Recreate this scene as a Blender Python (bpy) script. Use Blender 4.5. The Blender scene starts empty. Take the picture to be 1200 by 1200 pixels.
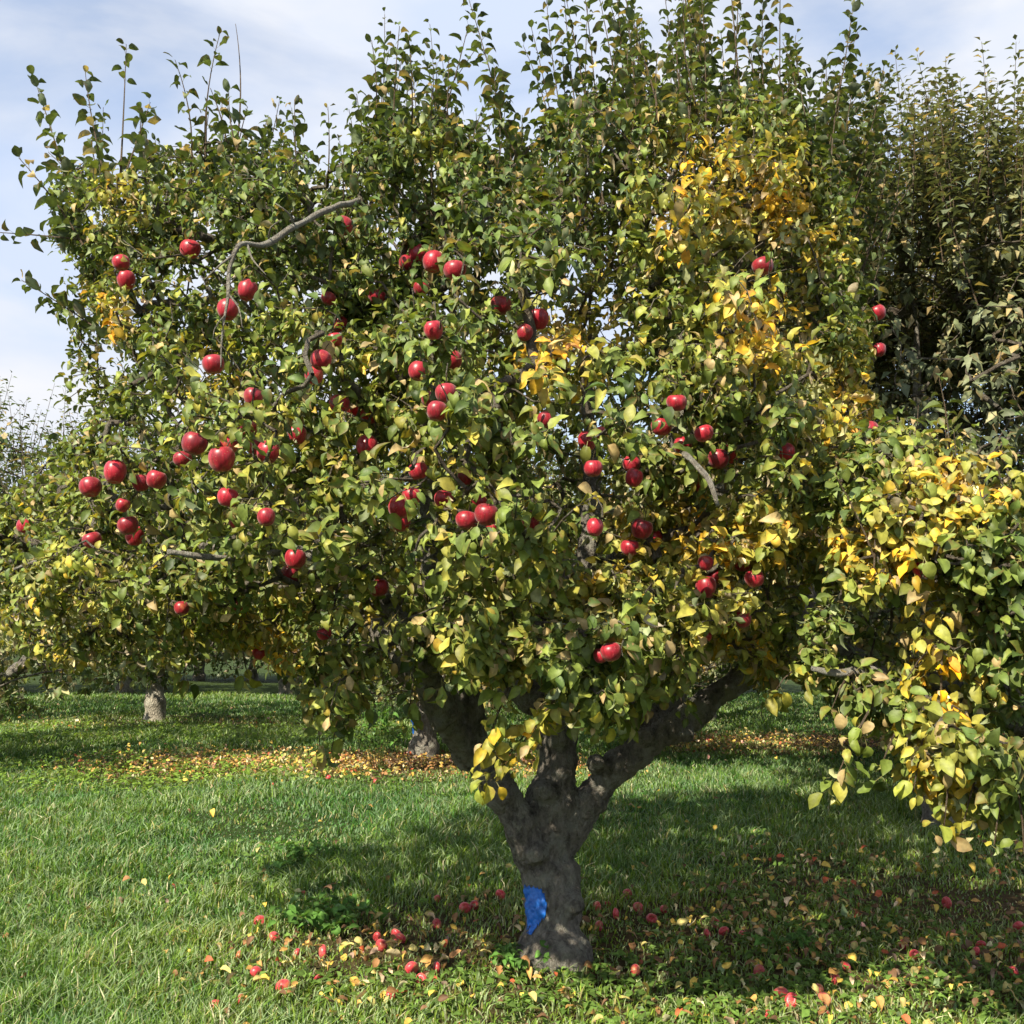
import bpy, bmesh, math, random
import numpy as np
from mathutils import Vector
from mathutils.bvhtree import BVHTree
rng = np.random.default_rng(7)
random.seed(7)
scene = bpy.context.scene
COL = scene.collection

# ------------------------------------------------------------------ camera, light, exposure
CAM_H = 1.6
PITCH = math.atan(140 / 1200)
cam = bpy.data.cameras.new('camera')
cam.sensor_width = 36; cam.lens = 36.0; cam.clip_end = 2000; cam.clip_start = 0.05
camo = bpy.data.objects.new('camera', cam); COL.objects.link(camo)
camo.location = (0, 0, CAM_H); camo.rotation_euler = (math.pi / 2 + PITCH, 0, 0)
scene.camera = camo

SUN_EL = math.radians(43)
SUN_DIR = np.array([-0.60, -0.80]); SUN_DIR /= np.linalg.norm(SUN_DIR)
sv = Vector((SUN_DIR[0] * math.cos(SUN_EL), SUN_DIR[1] * math.cos(SUN_EL), math.sin(SUN_EL)))
sl = bpy.data.lights.new('sun', 'SUN'); sl.energy = 5.0; sl.angle = math.radians(0.55); sl.color = (1.0, 0.91, 0.73)
so = bpy.data.objects.new('sun', sl); COL.objects.link(so)
so.rotation_euler = sv.to_track_quat('Z', 'Y').to_euler(); so.location = sv * 50

world = bpy.data.worlds.new('World'); scene.world = world; world.use_nodes = True
wn = world.node_tree; wn.nodes.clear()
def N(nt, typ, **kw):
    n = nt.nodes.new(typ)
    for k, v in kw.items(): setattr(n, k, v)
    return n
sky = N(wn, 'ShaderNodeTexSky', sky_type='NISHITA', sun_disc=False)
sky.sun_elevation = SUN_EL
sky.sun_rotation = math.atan2(SUN_DIR[0], SUN_DIR[1])
sky.air_density = 1.0; sky.dust_density = 0.6; sky.ozone_density = 1.2
tc = N(wn, 'ShaderNodeTexCoord')
mp = N(wn, 'ShaderNodeMapping'); mp.inputs['Scale'].default_value = (1.0, 1.0, 2.6); mp.inputs['Rotation'].default_value = (0.15, 0.25, 0.3)
mp.inputs['Location'].default_value = (0.95, 0.4, 0.55)
wn.links.new(tc.outputs['Generated'], mp.inputs['Vector'])
cn = N(wn, 'ShaderNodeTexNoise'); cn.inputs['Scale'].default_value = 2.1; cn.inputs['Detail'].default_value = 7; cn.inputs['Roughness'].default_value = 0.52; cn.inputs['Distortion'].default_value = 0.35
wn.links.new(mp.outputs[0], cn.inputs['Vector'])
cr = N(wn, 'ShaderNodeValToRGB'); cr.color_ramp.elements[0].position = 0.40; cr.color_ramp.elements[1].position = 0.58
cr.color_ramp.elements[0].color = (0.35,)*3 + (1,); cr.color_ramp.elements[1].color = (1, 1, 1, 1)
wn.links.new(cn.outputs['Fac'], cr.inputs['Fac'])
cn2 = N(wn, 'ShaderNodeTexNoise'); cn2.inputs['Scale'].default_value = 3.3; cn2.inputs['Detail'].default_value = 5
wn.links.new(mp.outputs[0], cn2.inputs['Vector'])
cc = N(wn, 'ShaderNodeValToRGB'); cc.color_ramp.elements[0].position = 0.35; cc.color_ramp.elements[1].position = 0.62
cc.color_ramp.elements[0].color = (5.0, 5.7, 7.1, 1); cc.color_ramp.elements[1].color = (6.7, 6.75, 6.95, 1)
wn.links.new(cn2.outputs['Fac'], cc.inputs['Fac'])
cm = N(wn, 'ShaderNodeMix', data_type='RGBA')
wn.links.new(cr.outputs['Color'], cm.inputs['Factor'])
sg = N(wn, 'ShaderNodeVectorMath', operation='SCALE'); sg.inputs['Scale'].default_value = 1.7
wn.links.new(sky.outputs[0], sg.inputs[0]); wn.links.new(sg.outputs[0], cm.inputs['A']); wn.links.new(cc.outputs['Color'], cm.inputs['B'])
bg = N(wn, 'ShaderNodeBackground'); bg.inputs['Strength'].default_value = 0.068
wo = N(wn, 'ShaderNodeOutputWorld')
wn.links.new(cm.outputs['Result'], bg.inputs['Color']); wn.links.new(bg.outputs[0], wo.inputs[0])

scene.view_settings.view_transform = 'Standard'; scene.view_settings.look = 'None'
scene.view_settings.gamma = 1.0; scene.view_settings.exposure = 1.08
scene.view_settings.use_curve_mapping = False
scene.render.engine = 'CYCLES'
cy = scene.cycles
cy.max_bounces = 6; cy.diffuse_bounces = 3; cy.glossy_bounces = 2; cy.transmission_bounces = 4; cy.transparent_max_bounces = 4
cy.caustics_reflective = False; cy.caustics_refractive = False; cy.use_denoising = True; cy.denoiser = 'OPENIMAGEDENOISE'; cy.denoising_prefilter = 'ACCURATE'; cy.denoising_input_passes = 'RGB_ALBEDO_NORMAL'
cy.sample_clamp_indirect = 4.0

# ------------------------------------------------------------------ helpers
cP, sP = math.cos(PITCH), math.sin(PITCH)
def at(px, py, Y):
    """world points at depth Y that lie in the direction of photo pixel (px, py)"""
    px = np.asarray(px, float); py = np.asarray(py, float); Y = np.asarray(Y, float)
    u = (px - 600) / 1200; v = (600 - py) / 1200
    dY = cP - v * sP; dZ = sP + v * cP
    k = Y / dY
    return np.stack(np.broadcast_arrays(u * k, Y, CAM_H + dZ * k), -1)
def to_px(p):
    p = np.asarray(p, float); r = p - np.array([0, 0, CAM_H])
    f = r[..., 1] * cP + r[..., 2] * sP; up = -r[..., 1] * sP + r[..., 2] * cP
    return 600 + 1200 * r[..., 0] / f, 600 - 1200 * up / f
def ground_z(x, y):
    x = np.asarray(x, float); y = np.asarray(y, float)
    d = np.clip((np.hypot(x, y) - 2) / 6, 0, 1)
    z = 0.025 * np.sin(x * 1.3 + 1) * np.cos(y * 0.9) + 0.05 * np.sin(x * 0.37 + y * 0.21) * d
    m = np.exp(-((x - 0.2) ** 2 + (y - 5.2) ** 2) / 0.35) * 0.03
    return z + m
def on_ground(px, py):
    u = (px - 600) / 1200; v = (600 - py) / 1200
    dY = cP - v * sP; dZ = sP + v * cP
    k = -CAM_H / dZ
    for _ in range(4):
        z = float(ground_z(u * k, dY * k)); k = (z - CAM_H) / dZ
    return np.array([u * k, dY * k, z])
def norm(a):
    return a / np.maximum(np.linalg.norm(a, axis=-1, keepdims=True), 1e-9)
def link(name, me, parent=None, loc=None):
    o = bpy.data.objects.new(name, me); COL.objects.link(o)
    if parent is not None: o.parent = parent
    if loc is not None: o.location = loc
    return o
def tag(o, label, cat, group=None):
    o['label'] = label; o['category'] = cat
    if group: o['group'] = group
    return o
def mesh_np(name, verts, faces_list, mat, cols=None, smooth=True):
    """faces_list: list of (n,k) int arrays"""
    me = bpy.data.meshes.new(name)
    nv = len(verts)
    loops = np.concatenate([f.ravel() for f in faces_list]).astype(np.int32)
    tot = np.concatenate([np.full(len(f), f.shape[1], np.int32) for f in faces_list])
    st = np.concatenate([[0], np.cumsum(tot)[:-1]]).astype(np.int32)
    me.vertices.add(nv); me.vertices.foreach_set('co', np.ascontiguousarray(verts, dtype=np.float32).ravel())
    me.loops.add(len(loops)); me.loops.foreach_set('vertex_index', loops)
    me.polygons.add(len(tot)); me.polygons.foreach_set('loop_start', st); me.polygons.foreach_set('loop_total', tot)
    me.polygons.foreach_set('use_smooth', np.full(len(tot), smooth))
    me.update(calc_edges=True)
    if cols is not None:
        ca = me.attributes.new('Col', 'FLOAT_COLOR', 'POINT')
        c4 = np.ones((nv, 4), np.float32); c4[:, :3] = cols
        ca.data.foreach_set('color', c4.ravel())
    me.materials.append(mat)
    return me

# ------------------------------------------------------------------ materials
def new_mat(name):
    m = bpy.data.materials.new(name); m.use_nodes = True
    nt = m.node_tree; nt.nodes.clear()
    return m, nt
def leaf_material(name, trans=0.23, rough=0.52, spec=0.30):
    m, nt = new_mat(name); L = nt.links.new
    a = N(nt, 'ShaderNodeAttribute'); a.attribute_name = 'Col'
    tcn = N(nt, 'ShaderNodeTexCoord')
    nz = N(nt, 'ShaderNodeTexNoise'); nz.inputs['Scale'].default_value = 45; nz.inputs['Detail'].default_value = 3
    L(tcn.outputs['Object'], nz.inputs['Vector'])
    mr = N(nt, 'ShaderNodeMapRange'); mr.inputs['From Min'].default_value = 0.3; mr.inputs['From Max'].default_value = 0.7
    mr.inputs['To Min'].default_value = 0.72; mr.inputs['To Max'].default_value = 1.28
    L(nz.outputs['Fac'], mr.inputs['Value'])
    vm = N(nt, 'ShaderNodeVectorMath', operation='SCALE'); L(a.outputs['Color'], vm.inputs[0]); L(mr.outputs[0], vm.inputs['Scale'])
    # paler, greyer felted underside of an apple leaf
    hs = N(nt, 'ShaderNodeHueSaturation'); hs.inputs['Saturation'].default_value = 0.62; hs.inputs['Value'].default_value = 1.45
    L(vm.outputs[0], hs.inputs['Color'])
    g = N(nt, 'ShaderNodeNewGeometry')
    mx = N(nt, 'ShaderNodeMix', data_type='RGBA'); L(g.outputs['Backfacing'], mx.inputs['Factor'])
    L(vm.outputs[0], mx.inputs['A']); L(hs.outputs[0], mx.inputs['B'])
    p = N(nt, 'ShaderNodeBsdfPrincipled'); p.inputs['Roughness'].default_value = rough
    p.inputs['Specular IOR Level'].default_value = spec
    L(mx.outputs['Result'], p.inputs['Base Color'])
    bp = N(nt, 'ShaderNodeBump'); bp.inputs['Strength'].default_value = 0.35; bp.inputs['Distance'].default_value = 0.004
    L(nz.outputs['Fac'], bp.inputs['Height']); L(bp.outputs[0], p.inputs['Normal'])
    t = N(nt, 'ShaderNodeBsdfTranslucent')
    tv = N(nt, 'ShaderNodeVectorMath', operation='MULTIPLY'); tv.inputs[1].default_value = (1.5, 1.45, 0.6)
    L(vm.outputs[0], tv.inputs[0]); L(tv.outputs[0], t.inputs['Color'])
    ms = N(nt, 'ShaderNodeMixShader'); ms.inputs[0].default_value = trans
    L(p.outputs[0], ms.inputs[1]); L(t.outputs[0], ms.inputs[2])
    o = N(nt, 'ShaderNodeOutputMaterial'); L(ms.outputs[0], o.inputs[0])
    return m
M_LEAF = leaf_material('leaf')
M_GRASS = leaf_material('grass_blade', trans=0.30, rough=0.6, spec=0.15)
M_LITTER = leaf_material('fallen_leaf', trans=0.08, rough=0.65)

def bark_material(name, dark, light, lichen_sun, sc=1.0, lich_sun_amt=0.5):
    m, nt = new_mat(name); L = nt.links.new
    tcn = N(nt, 'ShaderNodeTexCoord')
    mpn = N(nt, 'ShaderNodeMapping'); mpn.inputs['Scale'].default_value = (1, 1, 0.55); L(tcn.outputs['Object'], mpn.inputs['Vector'])
    n1 = N(nt, 'ShaderNodeTexNoise'); n1.inputs['Scale'].default_value = 16 * sc; n1.inputs['Detail'].default_value = 9; n1.inputs['Roughness'].default_value = 0.68
    L(mpn.outputs[0], n1.inputs['Vector'])
    v1 = N(nt, 'ShaderNodeTexVoronoi'); v1.inputs['Scale'].default_value = 30 * sc; v1.feature = 'DISTANCE_TO_EDGE'
    wv = N(nt, 'ShaderNodeVectorMath', operation='SCALE'); wv.inputs['Scale'].default_value = 0.06
    L(n1.outputs['Color'], wv.inputs[0])
    ad = N(nt, 'ShaderNodeVectorMath', operation='ADD'); L(mpn.outputs[0], ad.inputs[0]); L(wv.outputs[0], ad.inputs[1])
    L(ad.outputs[0], v1.inputs['Vector'])
    r1 = N(nt, 'ShaderNodeValToRGB'); r1.color_ramp.elements[0].color = (*dark, 1); r1.color_ramp.elements[1].color = (*light, 1)
    r1.color_ramp.elements[0].position = 0.33; r1.color_ramp.elements[1].position = 0.66
    L(n1.outputs['Fac'], r1.inputs['Fac'])
    n2 = N(nt, 'ShaderNodeTexNoise'); n2.inputs['Scale'].default_value = 7 * sc; n2.inputs['Detail'].default_value = 6; n2.inputs['Roughness'].default_value = 0.7
    L(tcn.outputs['Object'], n2.inputs['Vector'])
    r2 = N(nt, 'ShaderNodeValToRGB'); r2.color_ramp.elements[0].position = 0.49; r2.color_ramp.elements[1].position = 0.58  # lichen spots, spread wider to stand in for dappled sun on the trunk
    r2.color_ramp.elements[1].color = (lich_sun_amt,)*3 + (1,)
    L(n2.outputs['Fac'], r2.inputs['Fac'])
    mx = N(nt, 'ShaderNodeMix', data_type='RGBA'); L(r2.outputs['Color'], mx.inputs['Factor']); L(r1.outputs['Color'], mx.inputs['A']); mx.inputs['B'].default_value = (*lichen_sun, 1)
    p = N(nt, 'ShaderNodeBsdfPrincipled'); p.inputs['Roughness'].default_value = 0.85; p.inputs['Specular IOR Level'].default_value = 0.25
    L(mx.outputs['Result'], p.inputs['Base Color'])
    mt = N(nt, 'ShaderNodeMath', operation='MULTIPLY_ADD'); L(v1.outputs['Distance'], mt.inputs[0]); mt.inputs[1].default_value = 1.6; L(n1.outputs['Fac'], mt.inputs[2])
    bp = N(nt, 'ShaderNodeBump'); bp.inputs['Strength'].default_value = 1.0; bp.inputs['Distance'].default_value = 0.035
    L(mt.outputs[0], bp.inputs['Height']); L(bp.outputs[0], p.inputs['Normal'])
    o = N(nt, 'ShaderNodeOutputMaterial'); L(p.outputs[0], o.inputs[0])
    return m
M_BARK = bark_material('bark', (0.07, 0.062, 0.052), (0.38, 0.34, 0.29), (0.36, 0.35, 0.29), 1.4, .75)
M_BARK_SUNLIT = bark_material('sunlit_trunk_bark', (0.16, 0.14, 0.11), (0.42, 0.38, 0.30), (0.48, 0.46, 0.38), 1.0, .7)  # paler copy of the bark: sunlight on a trunk put into its colour
M_TWIG = bark_material('twig_bark', (0.10, 0.075, 0.055), (0.26, 0.22, 0.17), (0.36, 0.34, 0.28), 2.0)
M_DEAD = bark_material('pale_bark', (0.24, 0.21, 0.17), (0.48, 0.44, 0.37), (0.5, 0.5, 0.44), 2.0)
M_SHOOT = bark_material('shoot_bark', (0.13, 0.08, 0.05), (0.26, 0.19, 0.12), (0.3, 0.26, 0.2), 3.0)

def paint_material():
    m, nt = new_mat('blue_paint'); L = nt.links.new
    tcn = N(nt, 'ShaderNodeTexCoord')
    n1 = N(nt, 'ShaderNodeTexNoise'); n1.inputs['Scale'].default_value = 40; n1.inputs['Detail'].default_value = 5
    L(tcn.outputs['Object'], n1.inputs['Vector'])
    r = N(nt, 'ShaderNodeValToRGB'); r.color_ramp.elements[0].position = 0.3; r.color_ramp.elements[1].position = 0.7
    r.color_ramp.elements[0].color = (0.005, 0.085, 0.40, 1); r.color_ramp.elements[1].color = (0.012, 0.16, 0.62, 1)
    L(n1.outputs['Fac'], r.inputs['Fac'])
    p = N(nt, 'ShaderNodeBsdfPrincipled'); p.inputs['Roughness'].default_value = 0.5
    L(r.outputs['Color'], p.inputs['Base Color'])
    bp = N(nt, 'ShaderNodeBump'); bp.inputs['Strength'].default_value = 0.6; bp.inputs['Distance'].default_value = 0.01
    L(n1.outputs['Fac'], bp.inputs['Height']); L(bp.outputs[0], p.inputs['Normal'])
    o = N(nt, 'ShaderNodeOutputMaterial'); L(p.outputs[0], o.inputs[0])
    return m
M_PAINT = paint_material()

def apple_material(name, base, streak, patch, patch_pos):
    m, nt = new_mat(name); L = nt.links.new
    tcn = N(nt, 'ShaderNodeTexCoord'); oi = N(nt, 'ShaderNodeObjectInfo')
    off = N(nt, 'ShaderNodeVectorMath', operation='ADD'); L(tcn.outputs['Object'], off.inputs[0])
    sc = N(nt, 'ShaderNodeVectorMath', operation='SCALE'); sc.inputs[0].default_value = (7, 3, 5); L(oi.outputs['Random'], sc.inputs['Scale'])
    L(sc.outputs[0], off.inputs[1])
    mpn = N(nt, 'ShaderNodeMapping'); mpn.inputs['Scale'].default_value = (90, 90, 14); L(off.outputs[0], mpn.inputs['Vector'])
    n1 = N(nt, 'ShaderNodeTexNoise'); n1.inputs['Scale'].default_value = 1; n1.inputs['Detail'].default_value = 4
    L(mpn.outputs[0], n1.inputs['Vector'])
    r = N(nt, 'ShaderNodeValToRGB'); r.color_ramp.elements[0].position = 0.35; r.color_ramp.elements[1].position = 0.68
    r.color_ramp.elements[0].color = (*base, 1); r.color_ramp.elements[1].color = (*streak, 1)
    L(n1.outputs['Fac'], r.inputs['Fac'])
    n2 = N(nt, 'ShaderNodeTexNoise'); n2.inputs['Scale'].default_value = 14; n2.inputs['Detail'].default_value = 3
    L(off.outputs[0], n2.inputs['Vector'])
    r2 = N(nt, 'ShaderNodeValToRGB'); r2.color_ramp.elements[0].position = patch_pos; r2.color_ramp.elements[1].position = patch_pos + 0.14
    L(n2.outputs['Fac'], r2.inputs['Fac'])
    mx = N(nt, 'ShaderNodeMix', data_type='RGBA'); L(r2.outputs['Color'], mx.inputs['Factor']); L(r.outputs['Color'], mx.inputs['A']); mx.inputs['B'].default_value = (*patch, 1)
    # small pale lenticels
    vo = N(nt, 'ShaderNodeTexVoronoi'); vo.inputs['Scale'].default_value = 130; L(off.outputs[0], vo.inputs['Vector'])
    lt = N(nt, 'ShaderNodeMath', operation='LESS_THAN'); lt.inputs[1].default_value = 0.13; L(vo.outputs['Distance'], lt.inputs[0])
    ml = N(nt, 'ShaderNodeMath', operation='MULTIPLY'); ml.inputs[1].default_value = 0.45; L(lt.outputs[0], ml.inputs[0])
    m2 = N(nt, 'ShaderNodeMix', data_type='RGBA'); L(ml.outputs[0], m2.inputs['Factor']); L(mx.outputs['Result'], m2.inputs['A']); m2.inputs['B'].default_value = (0.6, 0.4, 0.25, 1)
    hv = N(nt, 'ShaderNodeHueSaturation')
    vr = N(nt, 'ShaderNodeMapRange'); vr.inputs['To Min'].default_value = 0.7; vr.inputs['To Max'].default_value = 1.25; L(oi.outputs['Random'], vr.inputs['Value'])
    L(vr.outputs[0], hv.inputs['Value']); L(m2.outputs['Result'], hv.inputs['Color'])
    p = N(nt, 'ShaderNodeBsdfPrincipled'); p.inputs['Roughness'].default_value = 0.38; p.inputs['Specular IOR Level'].default_value = 0.45
    p.inputs['Sheen Weight'].default_value = 0.15
    L(hv.outputs[0], p.inputs['Base Color'])
    o = N(nt, 'ShaderNodeOutputMaterial'); L(p.outputs[0], o.inputs[0])
    return m
M_APPLE = apple_material('apple_skin', (0.17, 0.004, 0.011), (0.37, 0.011, 0.026), (0.42, 0.10, 0.035), 0.64)
M_APPLE_OLD = apple_material('fallen_apple_skin', (0.40, 0.018, 0.03), (0.55, 0.07, 0.07), (0.40, 0.17, 0.07), 0.54)
M_STEM = bark_material('apple_stem', (0.08, 0.05, 0.02), (0.16, 0.11, 0.05), (0.2, 0.15, 0.08), 3)

def ground_material():
    m, nt = new_mat('ground_soil'); L = nt.links.new
    a = N(nt, 'ShaderNodeAttribute'); a.attribute_name = 'Col'
    tcn = N(nt, 'ShaderNodeTexCoord')
    n1 = N(nt, 'ShaderNodeTexNoise'); n1.inputs['Scale'].default_value = 14; n1.inputs['Detail'].default_value = 10; n1.inputs['Roughness'].default_value = 0.75
    L(tcn.outputs['Object'], n1.inputs['Vector'])
    mr = N(nt, 'ShaderNodeMapRange'); mr.inputs['From Min'].default_value = 0.3; mr.inputs['From Max'].default_value = 0.7; mr.inputs['To Min'].default_value = 0.35; mr.inputs['To Max'].default_value = 1.6
    L(n1.outputs['Fac'], mr.inputs['Value'])
    vm = N(nt, 'ShaderNodeVectorMath', operation='SCALE'); L(a.outputs['Color'], vm.inputs[0]); L(mr.outputs[0], vm.inputs['Scale'])
    p = N(nt, 'ShaderNodeBsdfPrincipled'); p.inputs['Roughness'].default_value = 0.95; p.inputs['Specular IOR Level'].default_value = 0.1
    L(vm.outputs[0], p.inputs['Base Color'])
    bp = N(nt, 'ShaderNodeBump'); bp.inputs['Strength'].default_value = 1.0; bp.inputs['Distance'].default_value = 0.04
    L(n1.outputs['Fac'], bp.inputs['Height']); L(bp.outputs[0], p.inputs['Normal'])
    o = N(nt, 'ShaderNodeOutputMaterial'); L(p.outputs[0], o.inputs[0])
    return m
M_GROUND = ground_material()

# ------------------------------------------------------------------ leaf templates
def leaf_template(droop, fold, twist, wave, petiole=True, wid=0.30):
    t = np.array([0.0, 0.13, 0.32, 0.52, 0.72, 0.88, 1.0]); w = np.array([0, 0.58, 0.93, 1.0, 0.80, 0.42, 0]) * wid
    V = []; F3 = []; F4 = []; kind = []
    def pt(x, y):
        ang = -droop * y
        # bend along the length: arc of constant curvature
        if abs(droop) > 1e-3:
            yy = math.sin(droop * y) / droop; zz = -(1 - math.cos(droop * y)) / droop
        else: yy, zz = y, 0
        z = zz + fold * abs(x) + wave * math.sin(y * 9 + (2 if x > 0 else 0)) * abs(x)
        return [x * math.cos(twist * y) , yy, z + x * math.sin(twist * y)]
    V.append(pt(0, 0)); kind.append(1)
    for i in (1, 2, 3, 4, 5):
        V += [pt(-w[i], t[i]), pt(0, t[i]), pt(w[i], t[i])]; kind += [2, 1, 2]
    V.append(pt(0, 1)); kind.append(3)
    F3 += [[0, 2, 1], [0, 3, 2], [13, 14, 16], [14, 15, 16]]
    for r in (1, 4, 7, 10): F4 += [[r, r + 1, r + 4, r + 3], [r + 1, r + 2, r + 5, r + 4]]
    if petiole:
        b = len(V); V += [[-0.012, -0.34, -0.05], [0.012, -0.34, -0.05], [0.014, 0.02, 0.002], [-0.014, 0.02, 0.002]]; kind += [4] * 4
        F4 += [[b, b + 1, b + 2, b + 3]]
    return np.array(V), np.array(F3), np.array(F4), np.array(kind)
def simple_template(droop, fold, wid=0.30):
    V, kind = [[0, 0, 0], [-wid, 0.45, fold * wid - droop * .2], [0, 0.45, -droop * .12], [wid, 0.45, fold * wid - droop * .2], [0, 0.95, -droop * .75]], [1, 2, 1, 2, 3]
    return np.array(V, float), np.array([[0, 2, 1], [0, 3, 2], [1, 2, 4], [2, 3, 4]]), np.zeros((0, 4), int), np.array(kind)
TD = [leaf_template(d, f, t, w, True, wd) for d, f, t, w, wd in
      [(0.9, 0.45, 0.2, 0.1, .275), (1.7, 0.8, -0.3, 0.2, .26), (0.6, 0.5, 0.4, 0.25, .28), (1.3, 1.0, 0.1, 0.2, .26), (2.2, 0.7, 0.5, 0.3, .25), (1.5, 0.6, -0.6, 0.3, .28), (2.7, 1.0, 0.4, 0.4, .24), (-0.5, 0.5, 0.2, 0.3, .27)]]
TS = [simple_template(0.8, 0.5), simple_template(0.4, 0.7, .26), simple_template(1.1, 0.4, .31)]

def build_leaves(name, P, D, Nn, S, C, T, mat, tip_brown=0.25):
    n = len(P); D = norm(D); Nn = norm(Nn - (Nn * D).sum(1, keepdims=True) * D); X = np.cross(D, Nn)
    pick = rng.integers(0, len(T), n)
    Vs, F3s, F4s, Cs = [], [], [], []; off = 0
    for k, (tv, f3, f4, kd) in enumerate(T):
        idx = np.nonzero(pick == k)[0]; m = len(idx)
        if m == 0: continue
        s = S[idx][:, None, None]; wj = rng.uniform(0.85, 1.2, (m, 1, 1))
        v = P[idx][:, None] + s * (tv[None, :, 0:1] * wj * X[idx][:, None] + tv[None, :, 1:2] * D[idx][:, None] + tv[None, :, 2:3] * rng.uniform(0.6, 1.3, (m, 1, 1)) * Nn[idx][:, None])
        c = np.repeat(C[idx][:, None], len(tv), 1)
        c = c * np.where(kd == 1, 1.22, 1.0)[None, :, None]
        br = (rng.random(m) < tip_brown)[:, None] & (kd >= 2)[None] & (kd <= 3)[None] & (rng.random((m, len(kd))) < 0.6)
        brown = np.array([0.20, 0.10, 0.035])
        c = np.where(br[..., None], c * 0.45 + brown * 0.55, c)
        c = np.where((kd == 4)[None, :, None], np.array([0.22, 0.20, 0.07]), c)
        Vs.append(v.reshape(-1, 3)); Cs.append(c.reshape(-1, 3))
        o = off + np.arange(m)[:, None, None] * len(tv)
        if len(f3): F3s.append((f3[None] + o).reshape(-1, 3))
        if len(f4): F4s.append((f4[None] + o).reshape(-1, 4))
        off += m * len(tv)
    fl = []
    if F3s: fl.append(np.concatenate(F3s))
    if F4s: fl.append(np.concatenate(F4s))
    return mesh_np(name, np.concatenate(Vs), fl, mat, np.concatenate(Cs))

RT = np.array([0, 0.22, 0.42, 0.60, 0.80, 1.0])
RC = np.array([[0.035, 0.062, 0.018], [0.070, 0.108, 0.026], [0.150, 0.190, 0.040], [0.31, 0.28, 0.055], [0.62, 0.35, 0.030], [0.52, 0.22, 0.06]])
def leaf_cols(t, sat=1.0):
    t = np.clip(t, 0, 1); c = np.stack([np.interp(t, RT, RC[:, i]) for i in range(3)], 1)
    sat = sat * 1.08; g = c.mean(1, keepdims=True); c = g + (c - g) * sat
    c = c * rng.uniform(0.6, 1.4, (len(t), 1))
    tan = rng.random(len(t)) < 0.07
    c[tan] = np.array([0.36, 0.27, 0.12]) * rng.uniform(.6, 1.2, (tan.sum(), 1))
    return np.maximum(c, 0.004)

# ------------------------------------------------------------------ tubes
def tube_arrays(chains, sides=6, cap=True):
    V, F = [], []; off = 0; F3 = []
    for pts, rad in chains:
        pts = np.asarray(pts, float); rad = np.asarray(rad, float); n = len(pts)
        if n < 2: continue
        T = norm(np.gradient(pts, axis=0))
        ref = np.array([0.3, 0.9, 0.1]) if abs(T[:, 2]).mean() > 0.7 else np.array([0.05, 0.1, 1.0])
        U = norm(np.cross(T, ref)); W = np.cross(T, U)
        a = np.arange(sides) * 2 * math.pi / sides
        ring = pts[:, None] + rad[:, None, None] * (np.cos(a)[None, :, None] * U[:, None] + np.sin(a)[None, :, None] * W[:, None])
        V.append(ring.reshape(-1, 3))
        i = np.arange(n - 1)[:, None] * sides; j = np.arange(sides)[None]; jn = (j + 1) % sides
        F.append(np.stack([off + i + j, off + i + jn, off + i + sides + jn, off + i + sides + j], -1).reshape(-1, 4))
        if cap:
            V.append(pts[[0, -1]]); c0 = off + n * sides; jj = np.arange(sides); jk = (jj + 1) % sides
            F3.append(np.stack([np.full(sides, c0), off + jk, off + jj], -1))
            F3.append(np.stack([np.full(sides, c0 + 1), off + (n - 1) * sides + jj, off + (n - 1) * sides + jk], -1))
            off += 2
        off += n * sides
    return np.concatenate(V), [np.concatenate(F)] + ([np.concatenate(F3)] if F3 else [])
def smooth_path(pts, rad, step=0.05, jit=0.0):
    pts = np.asarray(pts, float); rad = np.asarray(rad, float)
    seg = np.concatenate([[0], np.cumsum(np.linalg.norm(np.diff(pts, axis=0), axis=1))])
    n = max(3, int(seg[-1] / step)); s = np.linspace(0, seg[-1], n)
    # Catmull-Rom through the control points
    m = np.gradient(pts, seg, axis=0) if len(pts) > 2 else np.repeat((pts[1:] - pts[:1]) / seg[-1], 2, 0)
    k = np.clip(np.searchsorted(seg, s, side='right') - 1, 0, len(pts) - 2)
    h = (seg[k + 1] - seg[k])[:, None]; t = ((s - seg[k])[:, None]) / h
    q = (2*t**3 - 3*t**2 + 1) * pts[k] + (t**3 - 2*t**2 + t) * h * m[k] + (-2*t**3 + 3*t**2) * pts[k+1] + (t**3 - t**2) * h * m[k+1]
    r = np.interp(s, seg, rad)
    if jit:
        ph = rng.uniform(0, 6, 6)
        for i in range(3): q[:, i] += jit * (np.sin(s * 9 + ph[i]) + 0.6 * np.sin(s * 21 + ph[i + 3])) * np.clip(s / 0.3, 0, 1)
        r = r * (1 + 0.10 * np.sin(s * 17 + ph[0]) + 0.06 * np.sin(s * 37 + ph[1]))
    return q, r

def remeshed(name, chains, mat, voxel=0.014, disp=0.02, texsize=0.09):
    V, F = tube_arrays(chains, 14)
    me = mesh_np('src', V, F, mat)
    o = bpy.data.objects.new('tmp', me); COL.objects.link(o)
    r = o.modifiers.new('r', 'REMESH'); r.mode = 'VOXEL'; r.voxel_size = voxel
    s = o.modifiers.new('s', 'SMOOTH'); s.iterations = 5; s.factor = 0.6
    for sz, st in ((texsize, disp), (texsize * 0.3, disp * 0.45)):
        tx = bpy.data.textures.new('clouds', 'CLOUDS'); tx.noise_scale = sz; tx.noise_depth = 3
        d = o.modifiers.new('d', 'DISPLACE'); d.texture = tx; d.strength = st; d.mid_level = 0.5
    dg = bpy.context.evaluated_depsgraph_get()
    ev = o.evaluated_get(dg)
    out = bpy.data.meshes.new_from_object(ev); out.name = name
    bpy.data.objects.remove(o); bpy.data.meshes.remove(me)
    out.materials.clear(); out.materials.append(mat)
    out.polygons.foreach_set('use_smooth', np.ones(len(out.polygons), bool))
    return out

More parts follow.
